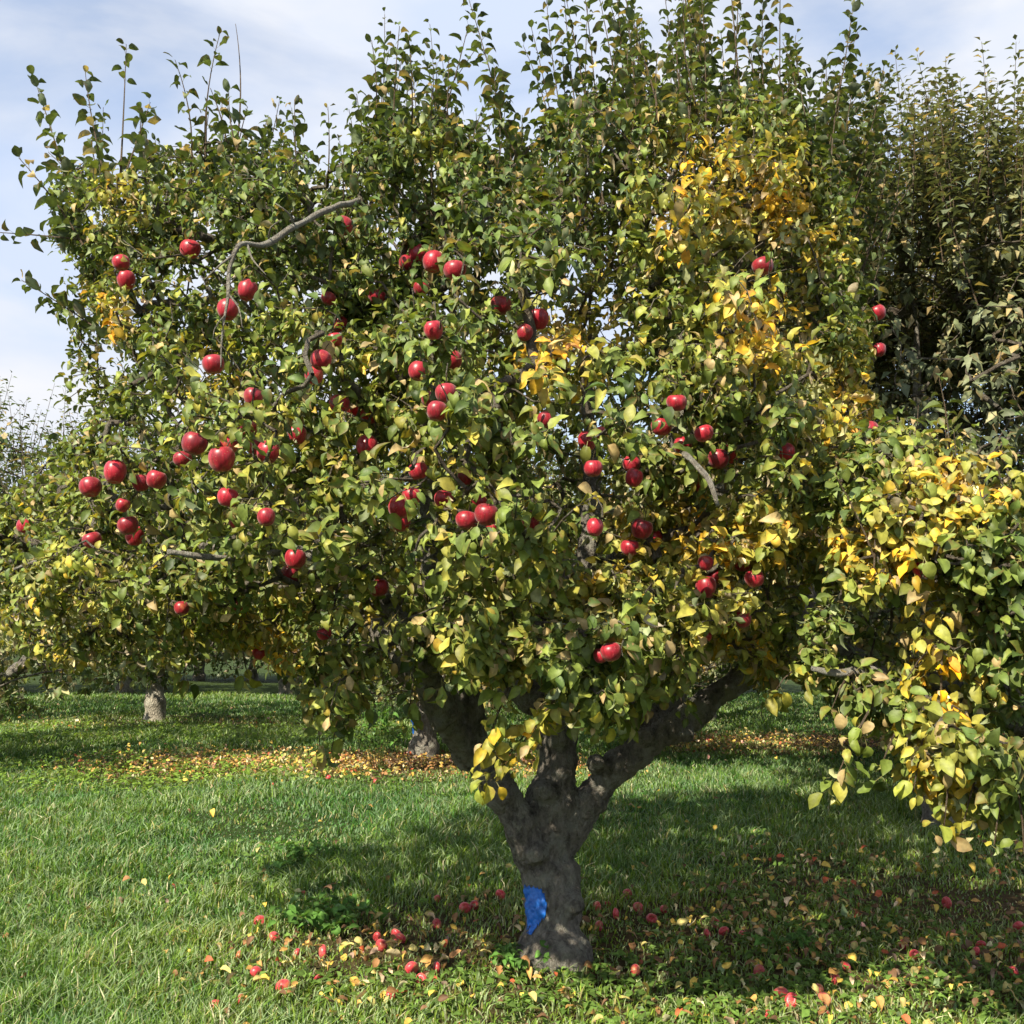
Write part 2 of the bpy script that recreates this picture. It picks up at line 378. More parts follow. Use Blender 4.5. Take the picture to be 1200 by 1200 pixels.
# ------------------------------------------------------------------ tree growth
class Tree:
    def __init__(s, r_tip=0.0022):
        s.pos = np.zeros((90000, 3)); s.par = np.full(90000, -1); s.limb = np.zeros(90000, bool); s.rad = np.zeros(90000); s.cnt = np.zeros(90000)
        s.n = 0; s.chains = []; s.limbs = []; s.mark = []; s.count = []; s.shoots = []; s.ends = []; s.rt = r_tip
        s.L = dict(P=[], D=[], N=[], S=[], C=[])
    def limb_path(s, pts, rad, jit=0.006, step=0.05, thick=True):
        q, r = smooth_path(pts, rad, step, jit)
        s.limbs.append((q, r))
        i = s.n; m = len(q)
        s.pos[i:i + m] = q; s.par[i:i + m] = np.arange(i - 1, i + m - 1); s.par[i] = -1; s.limb[i:i + m] = True; s.rad[i:i + m] = r
        s.n += m
    def grow(s, A, sag=0.0, spacing=0.07, ref=None):
        A = np.asarray(A); d0 = np.array([np.min(((s.pos[:s.n] - a) ** 2).sum(1)) for a in A])
        for q in np.argsort(d0):
            a = A[q]; d = np.linalg.norm(s.pos[:s.n] - a, axis=1)
            # prefer nodes lower than the target so that twigs climb
            cost = d + 0.25 * np.maximum(0, s.pos[:s.n, 2] - a[2])
            j = int(np.argmin(cost)); L = d[j]; m = max(2, int(L / spacing))
            p0 = s.pos[j]
            mid = (p0 + a) / 2 + np.append(rng.normal(0, 0.12 * L, 2), rng.normal(0.05 - sag, 0.10) * L)
            t = np.linspace(0, 1, m + 1)[1:, None]
            path = (1 - t) ** 2 * p0 + 2 * t * (1 - t) * mid + t ** 2 * a
            path[:-1] += rng.normal(0, 0.005, (m - 1, 3))
            i = s.n; s.pos[i:i + m] = path; s.par[i:i + m] = np.arange(i - 1, i + m - 1); s.par[i] = j; s.n += m
            s.chains.append((j, i, m)); s.ends.append((q, i + m - 1))
            k = i + m - 1
            while k >= 0 and not s.limb[k]: s.cnt[k] += 1; k = s.par[k]
    def twig_mesh(s, name, mat, sides=5):
        rad = np.where(s.limb[:s.n], s.rad[:s.n], s.rt * np.maximum(1, s.cnt[:s.n]) ** 0.52)
        ch = []
        for j, i, m in s.chains:
            p = np.concatenate([s.pos[j:j + 1], s.pos[i:i + m]]); r = np.concatenate([[min(rad[j], rad[i] * 1.15)], rad[i:i + m]])
            ch.append((p, r))
        V, F = tube_arrays(ch, sides, cap=False)
        return mesh_np(name, V, F, mat)
    def add_leaves(s, P, D, Nn, S, C):
        for k, v in zip('PDNSC', (P, D, Nn, S, C)): s.L[k].append(v)
    def rosettes(s, Cn, axis, outw, k, size, t, droop=0.8, sat=1.0, spread=0.10):
        m = len(Cn); idx = np.repeat(np.arange(m), k); n = len(idx)
        ax = norm(axis)[idx]; ow = norm(outw)[idx]
        ref = np.tile([0.31, 0.77, 0.55], (n, 1)); U = norm(np.cross(ax, ref)); W = np.cross(ax, U)
        phi = rng.uniform(0, 6.283, n)[:, None]
        radl = np.cos(phi) * U + np.sin(phi) * W
        up = np.array([0, 0, 1.0])
        D = norm(radl * 0.9 + ax * rng.uniform(0.0, 0.6, (n, 1)) + ow * 0.30 - up * droop * rng.uniform(0.1, 1.2, (n, 1)) + rng.normal(0, .18, (n, 3)))
        Nn = up * 0.75 + ow * 0.65 + ax * 0.2 + rng.normal(0, 0.38, (n, 3))
        P = Cn[idx] - ax * (rng.random((n, 1)) ** 1.3 * spread) + rng.normal(0, .015, (n, 3)) + D * 0.022
        S = (size[idx] if np.ndim(size) else size) * rng.uniform(0.5, 1.3, n)
        s.add_leaves(P, D, Nn, S, leaf_cols(t[idx] + rng.normal(0, 0.09, n), sat))
    def spray(s, p0, p1, size=0.07, t=0.4, outw=(0, -1, 0), step=0.085, k=6):
        p0 = np.asarray(p0, float); p1 = np.asarray(p1, float)
        dn = np.linalg.norm(s.pos[:s.n] - p0, axis=1); j = int(np.argmin(dn)); root = s.pos[j] if dn[j] < .6 else p0
        L = np.linalg.norm(p1 - root); m = max(4, int(L / 0.05)); tt = np.linspace(0, 1, m)[:, None]
        mid = (root + p1) / 2 + [0, -0.03, 0.06]
        q = (1 - tt) ** 2 * root + 2 * tt * (1 - tt) * mid + tt ** 2 * p1
        s.mark.append((sum(len(v) for v in s.L['P']), len(s.shoots))); s.shoots.append((q, np.linspace(.005, .0018, m)))
        n = max(2, int(L / step)); u = np.linspace(0.35, 1, n); C = np.stack([np.interp(u, tt[:, 0], q[:, i]) for i in range(3)], 1)
        kk = np.full(n, k); s.rosettes(C, np.tile(p1 - root, (n, 1)), np.tile(outw, (n, 1)).astype(float), kk, size, np.full(n, t), .9, 1.0, .05)
        s.count.append(int(kk.sum()))
    def shoot(s, p0, p1, gap=0.035, size=0.065, t=0.2, r=0.0045, leaf_from=0.0, bend=0.06, sat=0.8):
        p0 = np.asarray(p0, float); p1 = np.asarray(p1, float)
        dn = np.linalg.norm(s.pos[:s.n] - p0, axis=1); j = int(np.argmin(dn))
        if dn[j] < 0.45: p0 = s.pos[j]       # spring from the nearest twig
        L = np.linalg.norm(p1 - p0); s.mark.append((sum(len(v) for v in s.L['P']), len(s.shoots)))
        mid = (p0 + p1) / 2 + rng.normal(0, bend * L, 3) * [1, 1, 0.2]
        m = max(5, int(L / 0.07)); tt = np.linspace(0, 1, m)[:, None]
        q = (1 - tt) ** 2 * p0 + 2 * tt * (1 - tt) * mid + tt ** 2 * p1
        s.shoots.append((q, np.linspace(r, 0.0016, m)))
        nl = int(L * (1 - leaf_from) / gap)
        s.count.append(max(nl, 0))
        if nl < 1: return
        u = np.linspace(leaf_from, 1.0, nl) + rng.normal(0, 0.15 / nl, nl); u = np.clip(u, 0, 1)
        P = np.stack([np.interp(u, tt[:, 0], q[:, i]) for i in range(3)], 1)
        ax = norm(q[-1] - q[0])[None].repeat(nl, 0)
        ref = np.array([[0.31, 0.77, 0.15]]); U = norm(np.cross(ax, ref)); W = np.cross(ax, U)
        phi = (np.arange(nl) * 2.4 + rng.uniform(0, 6) + rng.normal(0, 0.3, nl))[:, None]
        radl = np.cos(phi) * U + np.sin(phi) * W
        D = norm(radl + ax * (0.34 + 0.65 * u[:, None] ** 4) + rng.normal(0, .16, (nl, 3)))
        Nn = ax * 1.0 + radl * 0.15 + rng.normal(0, .18, (nl, 3))
        S = size * (0.65 + 0.55 * np.sin(np.clip(u, 0, 1) * 2.6 + 0.3)) * rng.uniform(0.8, 1.15, nl)
        s.add_leaves(P + D * 0.018, D, Nn, S, leaf_cols(t + rng.normal(0, 0.07, nl), sat))
    def leaf_mesh(s, name, T=TD, keep=None, mat=None):
        a = {k: np.concatenate(v) for k, v in s.L.items()}
        if keep is not None:
            k = keep(a['P']); a = {q: v[k] for q, v in a.items()}
        print(name, 'leaves', len(a['P']))
        return build_leaves(name, a['P'], a['D'], a['N'], a['S'], a['C'], T, mat or M_LEAF)
    def shoot_mesh(s, name, mat, sides=5):
        V, F = tube_arrays(s.shoots, sides, cap=False); return mesh_np(name, V, F, mat)

def poly_sdf(poly, x, y):
    poly = np.asarray(poly, float); a = poly; b = np.roll(poly, -1, 0)
    p = np.stack([x, y], -1)[:, None]
    ab = (b - a)[None]; ap = p - a[None]
    t = np.clip((ap * ab).sum(-1) / (ab ** 2).sum(-1), 0, 1)
    d = np.linalg.norm(ap - t[..., None] * ab, axis=-1).min(1)
    x1, y1, x2, y2 = a[:, 0], a[:, 1], b[:, 0], b[:, 1]
    c = ((y1[None] > y[:, None]) != (y2[None] > y[:, None])) & (x[:, None] < (x2 - x1)[None] * (y[:, None] - y1[None]) / (y2 - y1 + 1e-9)[None] + x1[None])
    return np.where(c.sum(1) % 2 == 1, d, -d)
def blotch(px, py, lst):
    v = np.zeros(len(px))
    for x, y, r, w in lst: v = np.maximum(v, w * np.exp(-((px - x) ** 2 + (py - y) ** 2) / (r * r)))
    return v
from mathutils import noise as mnoise
def noise3(P, sc):
    return np.array([mnoise.noise(Vector(p * sc)) for p in P])

def paint_patch(name, me, parent, cx, cy, z0, z1, a0, a1, off=0.003):
    """paint daubed on the bark: a skin that follows the trunk surface between two angles"""
    bvh = BVHTree.FromPolygons([v.co for v in me.vertices], [list(p.vertices) for p in me.polygons])
    na, nz = 56, 56; V = []; ok = {}
    for i in range(na + 1):
        for k in range(nz + 1):
            a = a0 + (a1 - a0) * i / na; z = z0 + (z1 - z0) * k / nz
            d = Vector((math.cos(a), math.sin(a), 0)); o = Vector((cx, cy, z)) + d * 0.6
            h, nn, _, _ = bvh.ray_cast(o, -d)
            if h is None: continue
            u = (i / na - 0.5) * 2; w = k / nz
            # rounded top, ragged drips below
            top = 0.96 - 0.22 * u ** 4 + 0.02 * math.sin(i * 0.9)
            bot = 0.26 + 0.62 * (u - 0.20) ** 2 + 0.035 * math.sin(i * 0.42 + 1) + 0.03 * math.sin(i * 1.05) + 0.02 * math.sin(i * 2.3)
            if bot < w < top and abs(u) < 0.97: ok[(i, k)] = len(V); V.append(h + nn * off)
    F = [[ok[(i, k)], ok[(i + 1, k)], ok[(i + 1, k + 1)], ok[(i, k + 1)]] for (i, k) in ok if (i + 1, k) in ok and (i + 1, k + 1) in ok and (i, k + 1) in ok]
    m = mesh_np(name, np.array(V), [np.array(F)], M_PAINT)
    o = link(name, m, parent)
    sd = o.modifiers.new('thick', 'SOLIDIFY'); sd.thickness = 0.002; sd.offset = 1
    return o

# ------------------------------------------------------------------ ground
def zone(x, y):
    """1 = leaf litter under a tree, 0 = open grass"""
    a = np.exp(-(((x - 1.3) / 2.9) ** 2 + ((y - 5.2) / 1.35) ** 2) ** 2)
    b = np.exp(-(((x + 2.0) / 2.9) ** 2 + ((y - 12.3) / 1.5) ** 2) ** 2)
    c = np.exp(-(((x - 4.2) / 2.6) ** 2 + ((y - 15.5) / 1.6) ** 2) ** 2)
    d = 0.6 * np.exp(-(((x + 6) / 4) ** 2 + ((y - 18.0) / 1.6) ** 2) ** 2)
    e = 0.7 * np.exp(-(((x - 3.4) / 2.2) ** 2 + ((y - 6.6) / 1.8) ** 2) ** 2)
    return np.clip(a + b + c + d + e, 0, 1)
gx = np.concatenate([-np.geomspace(400, 8, 24), np.arange(-7.5, 7.51, 0.15), np.geomspace(8, 400, 24)])
gy = np.concatenate([[-60, -20, -6, -1, 1, 2], np.arange(2.5, 16, 0.15), np.arange(16, 40, 0.8), np.geomspace(42, 700, 22)])
GX, GY = np.meshgrid(gx, gy); gv = np.stack([GX, GY, ground_z(GX, GY)], -1).reshape(-1, 3)
ny, nx = GX.shape; ii = (np.arange(ny - 1)[:, None] * nx + np.arange(nx - 1)[None]).ravel()
gf = np.stack([ii, ii + 1, ii + nx + 1, ii + nx], -1)
zz = zone(gv[:, 0], gv[:, 1])[:, None]
gc = np.array([[0.035, 0.055, 0.015]]) * (1 - zz) + np.array([[0.085, 0.058, 0.028]]) * zz
go = link('ground', mesh_np('ground', gv, [gf], M_GROUND, gc)); go['kind'] = 'structure'

# ------------------------------------------------------------------ grass
def scatter(n, y0, y1, pw, pad=1.25):
    """scatter ground points, denser near by"""
    u = rng.random(n); e = 2 - pw
    Y = (y0 ** e + u * (y1 ** e - y0 ** e)) ** (1 / e)
    X = rng.uniform(-1, 1, n) * (Y * 0.5 * pad + 0.4)
    return X, Y
def vnoise(x, y, sc, seed):
    r = np.random.default_rng(seed); v = np.zeros_like(x)
    for k in range(7):
        a = r.uniform(0, 6.28); f = sc * r.uniform(0.5, 2.0); v += np.sin((x * math.cos(a) + y * math.sin(a)) * f + r.uniform(0, 6.28))
    return v / 7 * 1.6
def make_grass(n):
    X, Y = scatter(n, 3.7, 26, 1.75)
    z = zone(X, Y); nz = vnoise(X, Y, 3.0, 3)
    keep = rng.random(n) < np.clip(1.05 - 0.62 * z + 0.35 * nz, 0.12, 1)
    X, Y, z, nz = X[keep], Y[keep], z[keep], nz[keep]; n = len(X)
    n2 = vnoise(X, Y, 1.2, 5)
    n3 = vnoise(X, Y, 9.0, 77)
    h = (0.075 + 0.035 * nz + 0.02 * n2 + 0.03 * n3) * (1 - 0.45 * z) * rng.uniform(0.45, 1.35, n)
    h = np.clip(h, 0.02, 0.2)
    w = 0.0022 + 0.00035 * Y * rng.uniform(0.7, 1.3, n)
    a = vnoise(X, Y, 3.5, 9) * 3 + rng.uniform(-2.6, 2.6, n); lean = rng.uniform(0.1, 1.3, n) ** 1.3 * h
    dx, dy = np.cos(a), np.sin(a)
    f = rng.uniform(0, 6.28, n); sx, sy = np.cos(f) * w, np.sin(f) * w
    Z = ground_z(X, Y) - 0.004
    o = np.zeros(n)
    b1 = np.stack([X - sx, Y - sy, Z], 1); b2 = np.stack([X + sx, Y + sy, Z], 1)
    m1 = np.stack([X - sx * .8 + dx * lean * .35, Y - sy * .8 + dy * lean * .35, Z + h * .62], 1)
    m2 = np.stack([X + sx * .8 + dx * lean * .35, Y + sy * .8 + dy * lean * .35, Z + h * .62], 1)
    tp = np.stack([X + dx * lean, Y + dy * lean, Z + h * rng.uniform(0.75, 1.05, n)], 1)
    V = np.stack([b1, b2, m2, m1, tp], 1).reshape(-1, 3)
    i = np.arange(n)[:, None] * 5
    c1 = np.array([0.048, 0.122, 0.026]); c2 = np.array([0.165, 0.215, 0.032]); straw = np.array([0.34, 0.28, 0.12])
    k = np.clip(0.35 + 0.6 * z + 0.3 * n2 + 0.25 * n3 + rng.normal(0, .22, n), 0, 1)[:, None]
    c = c1 * (1 - k) + c2 * k
    st = rng.random(n) < 0.05 + 0.08 * z + 0.12 * np.clip(n3 - .35, 0, 1) + 0.12 * np.clip(-nz - 0.5, 0, 1)
    c[st] = straw * rng.uniform(0.5, 1.1, (st.sum(), 1))
    c *= rng.uniform(0.8, 1.6, (n, 1)) * np.array([0.94, 1.04, 0.95])
    C = np.repeat(c[:, None], 5, 1).reshape(-1, 3)
    return mesh_np('grass', V, [i + np.array([[0, 1, 2, 3]]), i + np.array([[3, 2, 4]])], M_GRASS, C, smooth=False)
g = link('grass', make_grass(420000)); g['kind'] = 'stuff'; tag(g, 'green orchard grass growing between the rows of apple trees', 'grass')

# low broad-leaved ground cover
def make_cover(n):
    X, Y = scatter(n, 3.7, 22, 1.6)
    z = zone(X, Y); nz = vnoise(X, Y, 2.2, 21)
    left = np.exp(-(((X + 4.3) / 2.4) ** 2 + ((Y - 11.5) / 1.7) ** 2) ** 2) + 0.9 * np.exp(-(((X + 5) / 5) ** 2 + ((Y - 15.8) / 1.6) ** 2) ** 2)
    front = (Y < 5.0) * (X > -1.3) * 0.8
    keep = rng.random(n) < np.clip(left * 1.1 + front + 0.30 * z + 0.5 * nz - 0.12, 0.01, 1)
    X, Y, left = X[keep], Y[keep], left[keep]; m = len(X)
    k = 5; idx = np.repeat(np.arange(m), k); q = len(idx)
    a = rng.uniform(0, 6.28, q); el = rng.uniform(0.1, 1.0, q)
    D = np.stack([np.cos(a), np.sin(a), el], 1)
    P = np.stack([X[idx] + np.cos(a) * .012, Y[idx] + np.sin(a) * .012, ground_z(X[idx], Y[idx]) + rng.uniform(0.0, 0.055, q) * (0.7 + left[idx])], 1)
    Nn = np.tile([0, 0, 1.0], (q, 1)) + rng.normal(0, .35, (q, 3))
    S = rng.uniform(0.022, 0.05, q) * (1 + 0.045 * Y[idx])
    C = np.array([[0.10, 0.17, 0.035]]) * rng.uniform(0.6, 1.5, (q, 1)) * np.where(left[idx][:, None] > 0.3, [[1.35, 1.25, 1.0]], [[1, 1, 1]])
    return build_leaves('ground_cover', P, D, Nn, S, C, TS, M_GRASS, 0.1)
g = link('ground_cover', make_cover(20000)); g['kind'] = 'stuff'; tag(g, 'low broad leaved weeds and clover mixed into the grass', 'ground cover')

def make_litter(n):
    X, Y = scatter(n, 3.7, 24, 1.5)
    X = np.concatenate([X, rng.uniform(-5.5, 1.0, 9000), rng.uniform(1.8, 7, 3500)]); Y = np.concatenate([Y, rng.normal(12.3, .8, 9000), rng.normal(15.2, 1, 3500)]); n = len(X)
    z = zone(X, Y); nz = vnoise(X, Y, 2.6, 33)
    keep = rng.random(n) < np.clip(z * (0.75 + 0.6 * nz) + 0.02 + 0.05 * np.clip(nz, 0, 1), 0, 1)
    X, Y, z = X[keep], Y[keep], z[keep]; m = len(X)
    a = rng.uniform(0, 6.28, m)
    D = np.stack([np.cos(a), np.sin(a), rng.normal(0, .3, m)], 1)
    P = np.stack([X, Y, ground_z(X, Y) + rng.uniform(0.012, 0.075, m)], 1)
    Nn = np.tile([0, 0, 1.0], (m, 1)) + rng.normal(0, .45, (m, 3))
    S = rng.uniform(0.035, 0.075, m)
    pal = np.array([[0.55, 0.38, 0.07], [0.42, 0.24, 0.07], [0.26, 0.13, 0.05], [0.13, 0.07, 0.035], [0.45, 0.38, 0.13], [0.40, 0.09, 0.035]])
    C = pal[rng.choice(6, m, p=[.24, .2, .2, .16, .15, .05])] * rng.uniform(0.65, 1.2, (m, 1))
    return build_leaves('fallen_leaves', P, D, Nn, S, C, TD, M_LITTER, 0.4)
g = link('fallen_leaves', make_litter(17000)); g['kind'] = 'stuff'; tag(g, 'yellow and brown fallen leaves littering the ground under the trees', 'fallen leaves')

# ------------------------------------------------------------------ apples (shapes)
def apple_mesh(name, R, h, lump, mat, seed):
    r_ = np.random.default_rng(seed); nu, nv = 26, 18; V = []
    ph = r_.uniform(0, 6.28, 3)
    for j in range(nv + 1):
        t = math.pi * j / nv
        for i in range(nu):
            a = 2 * math.pi * i / nu
            rr = R * math.sin(t) ** 0.86 * (1 + 0.10 * math.cos(t)) if 0 < j < nv else 0.0005
            zc = math.cos(t)
            z = R * h * zc - R * 0.30 * math.exp(-(math.sin(t) / 0.30) ** 2) * (1 if zc > 0 else -0.62)
            five = 1 + 0.05 * math.cos(5 * a + ph[0]) * max(0, -zc) + lump * math.sin(2 * a + ph[1]) * math.sin(t) + lump * math.cos(a + ph[2]) * zc
            V.append((rr * five * math.cos(a), rr * five * math.sin(a), z))
    F = []
    for j in range(nv):
        for i in range(nu):
            b = j * nu; F.append([b + i, b + nu + i, b + nu + (i + 1) % nu, b + (i + 1) % nu])
    return mesh_np(name, np.array(V), [np.array(F)], mat)
APL = [apple_mesh('apple', 0.040, h, l, M_APPLE, s) for h, l, s in ((0.92, 0.02, 1), (1.02, 0.035, 2), (0.86, 0.03, 3))]
APF = [apple_mesh('fallen_apple', 0.036, h, l, M_APPLE_OLD, s) for h, l, s in ((0.82, 0.05, 4), (0.9, 0.06, 5), (0.72, 0.09, 6))]
def stem_mesh(L=0.035):
    q = np.array([[0, 0, 0.022], [0.001, 0.001, 0.036], [0.005, 0.002, 0.036 + L * .6], [0.010, 0.003, 0.036 + L]])
    V, F = tube_arrays([(q, [0.0016, 0.0013, 0.0014, 0.0022])], 6); return mesh_np('stem', V, F, M_STEM)
def calyx_mesh():
    V, F = [], []
    for k in range(5):
        a = k * 1.2566; b = len(V)
        for dx, r, z in ((-.35, .002, -.024), (.35, .002, -.024), (0, .0095, -.0335)):
            V.append((math.cos(a + dx) * r, math.sin(a + dx) * r, z))
        F.append([b, b + 1, b + 2])
    return mesh_np('calyx', np.array(V), [np.array(F)], M_STEM)
STEM = stem_mesh(); CALYX = calyx_mesh()

# px, py, radius in px, depth class: 0 on the outer face of the crown, 1 deeper in its shade
HANG = [(142,308,10,0),(148,328,10,0),(223,292,12,1),(267,363,13,0),(290,340,12,1),(385,350,9,0),(402,265,12,1),
 (508,307,15,0),(533,317,14,0),(490,298,13,1),(476,308,9,1),(442,348,11,0),(494,338,10,0),(508,387,12,0),(587,358,14,0),(630,374,14,0),(615,390,10,0),
 (894,312,13,1),(1028,367,10,1),(1030,410,8,1),
 (392,398,10,0),(376,422,13,0),(368,440,11,1),(398,474,13,0),(433,487,12,0),(430,523,13,0),(297,465,12,0),(250,427,13,0),(490,435,12,1),(530,423,13,0),(523,461,14,0),(512,482,13,0),
 (228,520,15,0),(260,538,16,0),(314,530,14,0),(347,510,13,1),(290,503,12,1),
 (135,553,13,0),(106,571,13,0),(183,562,12,0),(144,592,8,0),(108,633,11,0),(150,616,12,0),(158,628,11,1),(30,617,10,0),
 (267,583,13,0),(312,606,11,0),(278,612,10,1),(213,713,9,0),(282,710,9,1),(305,766,10,0),(346,655,13,1),(340,674,12,1),(380,743,9,1),
 (640,492,11,0),(688,517,12,1),(695,549,12,0),(740,544,11,0),(743,560,11,0),(793,472,13,1),(775,500,13,1),
 (468,595,14,1),(490,552,12,1),(520,585,12,1),(545,560,10,1),(547,610,14,0),(570,603,15,0),(622,610,11,1),(752,620,14,0),(738,642,12,1),(697,618,11,0),(444,689,13,0),(716,764,13,0),(704,768,9,1),
 (825,508,12,0),(842,538,13,0),(812,560,11,1),(820,568,10,0),(920,530,12,1),(1019,505,11,0),(1012,541,13,0),
 (827,660,10,0),(827,688,13,0),(870,662,10,1),(884,678,12,0),(870,725,11,0),(826,745,9,0),(847,731,9,1),(300,522,12,1),(214,538,11,1),(165,566,10,1),(482,582,12,1),(504,468,11,1),(560,588,12,1),(536,408,11,1),(410,482,11,1),(800,522,11,1),
 (856,532,11,1),(702,508,10,1),(838,676,10,1),(398,380,10,1),(268,522,12,1),(580,618,12,1),(470,612,12,1),(766,630,11,1),(414,462,11,1),(1080,668,10,0)]

# ------------------------------------------------------------------ main apple tree
POLY = [(70,520),(78,440),(62,360),(95,310),(50,280),(60,215),(100,180),(150,195),(200,165),(260,160),(330,155),(400,190),(430,130),(520,125),(600,190),(640,130),(700,90),(760,110),(860,90),(930,110),(985,200),(1005,300),(1020,400),(1030,520),(1005,620),(960,700),(930,790),(885,790),(850,755),(800,790),(740,840),(690,850),(650,800),(600,790),(540,780),(480,770),(440,790),(400,850),(375,860),(355,790),(300,765),(230,750),(200,775),(100,780),(0,750),(-40,690),(-10,600)]
def crown_shape(px, py):
    """mid depth and half thickness of the main crown"""
    d = poly_sdf(POLY, px, py)
    h = 1.75 * np.sqrt(np.clip(1 - (1 - np.clip(d / 230, 0, 1)) ** 2, 0.0, 1)) + 0.12
    side = np.abs(px - 560) / 560
    h *= 1 - 0.28 * side ** 2
    yc = 5.0 - 0.15 * np.clip((py - 450) / 350, -0.5, 1) + 0.25 * np.clip((300 - py) / 300, 0, 1)
    # lower rim: the skirt hangs on the near side, clear of the trunk
    low = np.clip((py - 640) / 120, 0, 1) * np.clip(1 - np.abs(px - 640) / 330, 0, 1)
    yc = yc - 1.15 * low; h = h * (1 - 0.55 * low)
    return d, yc, h
trunk_y = 5.18
main = Tree()
LIMBS = []   # thick wood, blended into one skin
def W(lst): return np.array([at(a, b, c) for a, b, c in lst])
base = np.array([at(648, 1130, 5.08)[0], 5.08, 0.0]); base[2] = float(ground_z(base[0], base[1]))
LIMBS.append(smooth_path(np.concatenate([[base + [0.0, 0.05, -0.25]], W([(648,1120,5.08),(648,1085,5.10),(646,1040,5.15),(645,990,5.2),(648,930,5.2),(652,880,5.2),(655,840,5.25),(668,770,5.3),(682,700,5.35),(690,620,5.4),(693,520,5.5),(680,420,5.5)])]), [0.23,0.18,0.145,0.132,0.135,0.118,0.10,0.09,0.078,0.068,0.055,0.042,0.024], 0.05, 0.006))
LIMBS.append(smooth_path(W([(636,1030,5.18),(606,960,5.1),(572,905,5.05),(552,850,5.0),(540,790,4.95),(520,720,4.9),(505,640,4.9),(500,560,4.9),(470,450,5.0),(440,360,5.1)]), [0.085,0.088,0.078,0.068,0.066,0.06,0.052,0.045,0.034,0.02], 0.05, 0.006))
LIMBS.append(smooth_path(W([(550,890,5.02),(522,840,4.75),(500,790,4.6),(478,745,4.5),(440,700,4.45),(380,660,4.4),(300,640,4.45),(200,640,4.6),(100,630,4.7),(30,640,4.8)]), [0.06,0.066,0.066,0.056,0.05,0.04,0.032,0.024,0.017,0.01], 0.05, 0.006))
LIMBS.append(smooth_path(W([(655,1000,5.2),(700,925,5.2),(745,882,5.15),(800,845,5.1),(855,805,5.1),(905,765,5.15),(950,690,5.2),(970,600,5.3),(980,480,5.4)]), [0.075,0.08,0.074,0.07,0.062,0.052,0.042,0.03,0.018], 0.05, 0.006))
LIMBS.append(smooth_path(W([(745,882,5.15),(785,820,5.3),(815,750,5.4),(835,660,5.5),(840,560,5.55),(850,450,5.6),(865,330,5.6)]), [0.065,0.068,0.06,0.05,0.042,0.03,0.016], 0.05, 0.006))
LIMBS.append(smooth_path(W([(500,800,4.62),(470,770,4.9),(420,700,5.3),(360,600,5.5),(310,500,5.6),(270,400,5.6),(230,300,5.5)]), [0.06,0.06,0.055,0.045,0.035,0.025,0.012], 0.05, 0.006))
LIMBS.append(smooth_path(W([(655,840,5.25),(600,800,5.5),(560,760,5.9),(540,680,6.1),(530,560,6.1),(540,430,6.0)]), [0.07,0.08,0.065,0.05,0.035,0.02], 0.05, 0.006))
LIMBS.append(smooth_path(W([(668,770,5.3),(650,700,4.9),(620,620,4.4),(590,540,4.1),(570,450,4.0)]), [0.05,0.055,0.045,0.035,0.018], 0.05, 0.006))
LIMBS.append(smooth_path(W([(682,700,5.35),(740,640,4.8),(780,570,4.4),(800,480,4.3)]), [0.045,0.045,0.035,0.018], 0.05, 0.006))
for q, r in LIMBS[:9]:
    i = main.n; m = len(q); main.pos[i:i + m] = q; main.par[i:i + m] = np.arange(i - 1, i + m - 1); main.par[i] = -1; main.limb[i:i + m] = True; main.rad[i:i + m] = r; main.n += m
# forget the bare bole as a place for twigs
low = main.pos[:main.n, 2] < 1.25
main.pos[:main.n][low, 2] -= 50

TREE = bpy.data.objects.new('apple_tree', None); COL.objects.link(TREE); TREE.location = base
tag(TREE, 'large spreading apple tree full of red apples, blue paint on its trunk', 'tree')
inv = -Vector(base)
def under(o, parent=TREE, org=base):
    # the mesh is written in world coordinates: keep it there
    o.parent = parent; o.location = -Vector(org)
    return o
# knots and pruning stubs
for kx, ky, kY, rr, dx, dz in ((560,890,4.98,.045,-.07,.03),(640,930,5.05,.05,-.02,.02),(652,868,5.12,.055,.02,.02),(700,900,5.05,.04,0,.05),(800,855,5.02,.045,.02,-.04),(522,842,4.70,.05,-.05,-.03),(630,1000,5.02,.05,-.03,0),(668,1060,5.02,.05,.03,0),(755,868,5.08,.045,0,.04),(545,830,4.95,.045,.03,.03)):
    p0 = at(kx, ky, kY); LIMBS.append((np.array([p0 + [0, .06, 0], p0 + [dx * .5, 0.0, dz * .5], p0 + [dx, -.045, dz]]), np.array([rr * 1.3, rr, rr * .6])))
tme = remeshed('trunk', LIMBS, M_BARK, 0.0095, 0.034, 0.05)
TRUNK = under(link('trunk', tme))
pp = paint_patch('paint_patch', tme, None, base[0], 5.12, at(648, 1108, 5.1)[2], at(648, 1033, 5.1)[2], math.radians(270 - 104), math.radians(270 - 13))
pp.parent = TRUNK; 

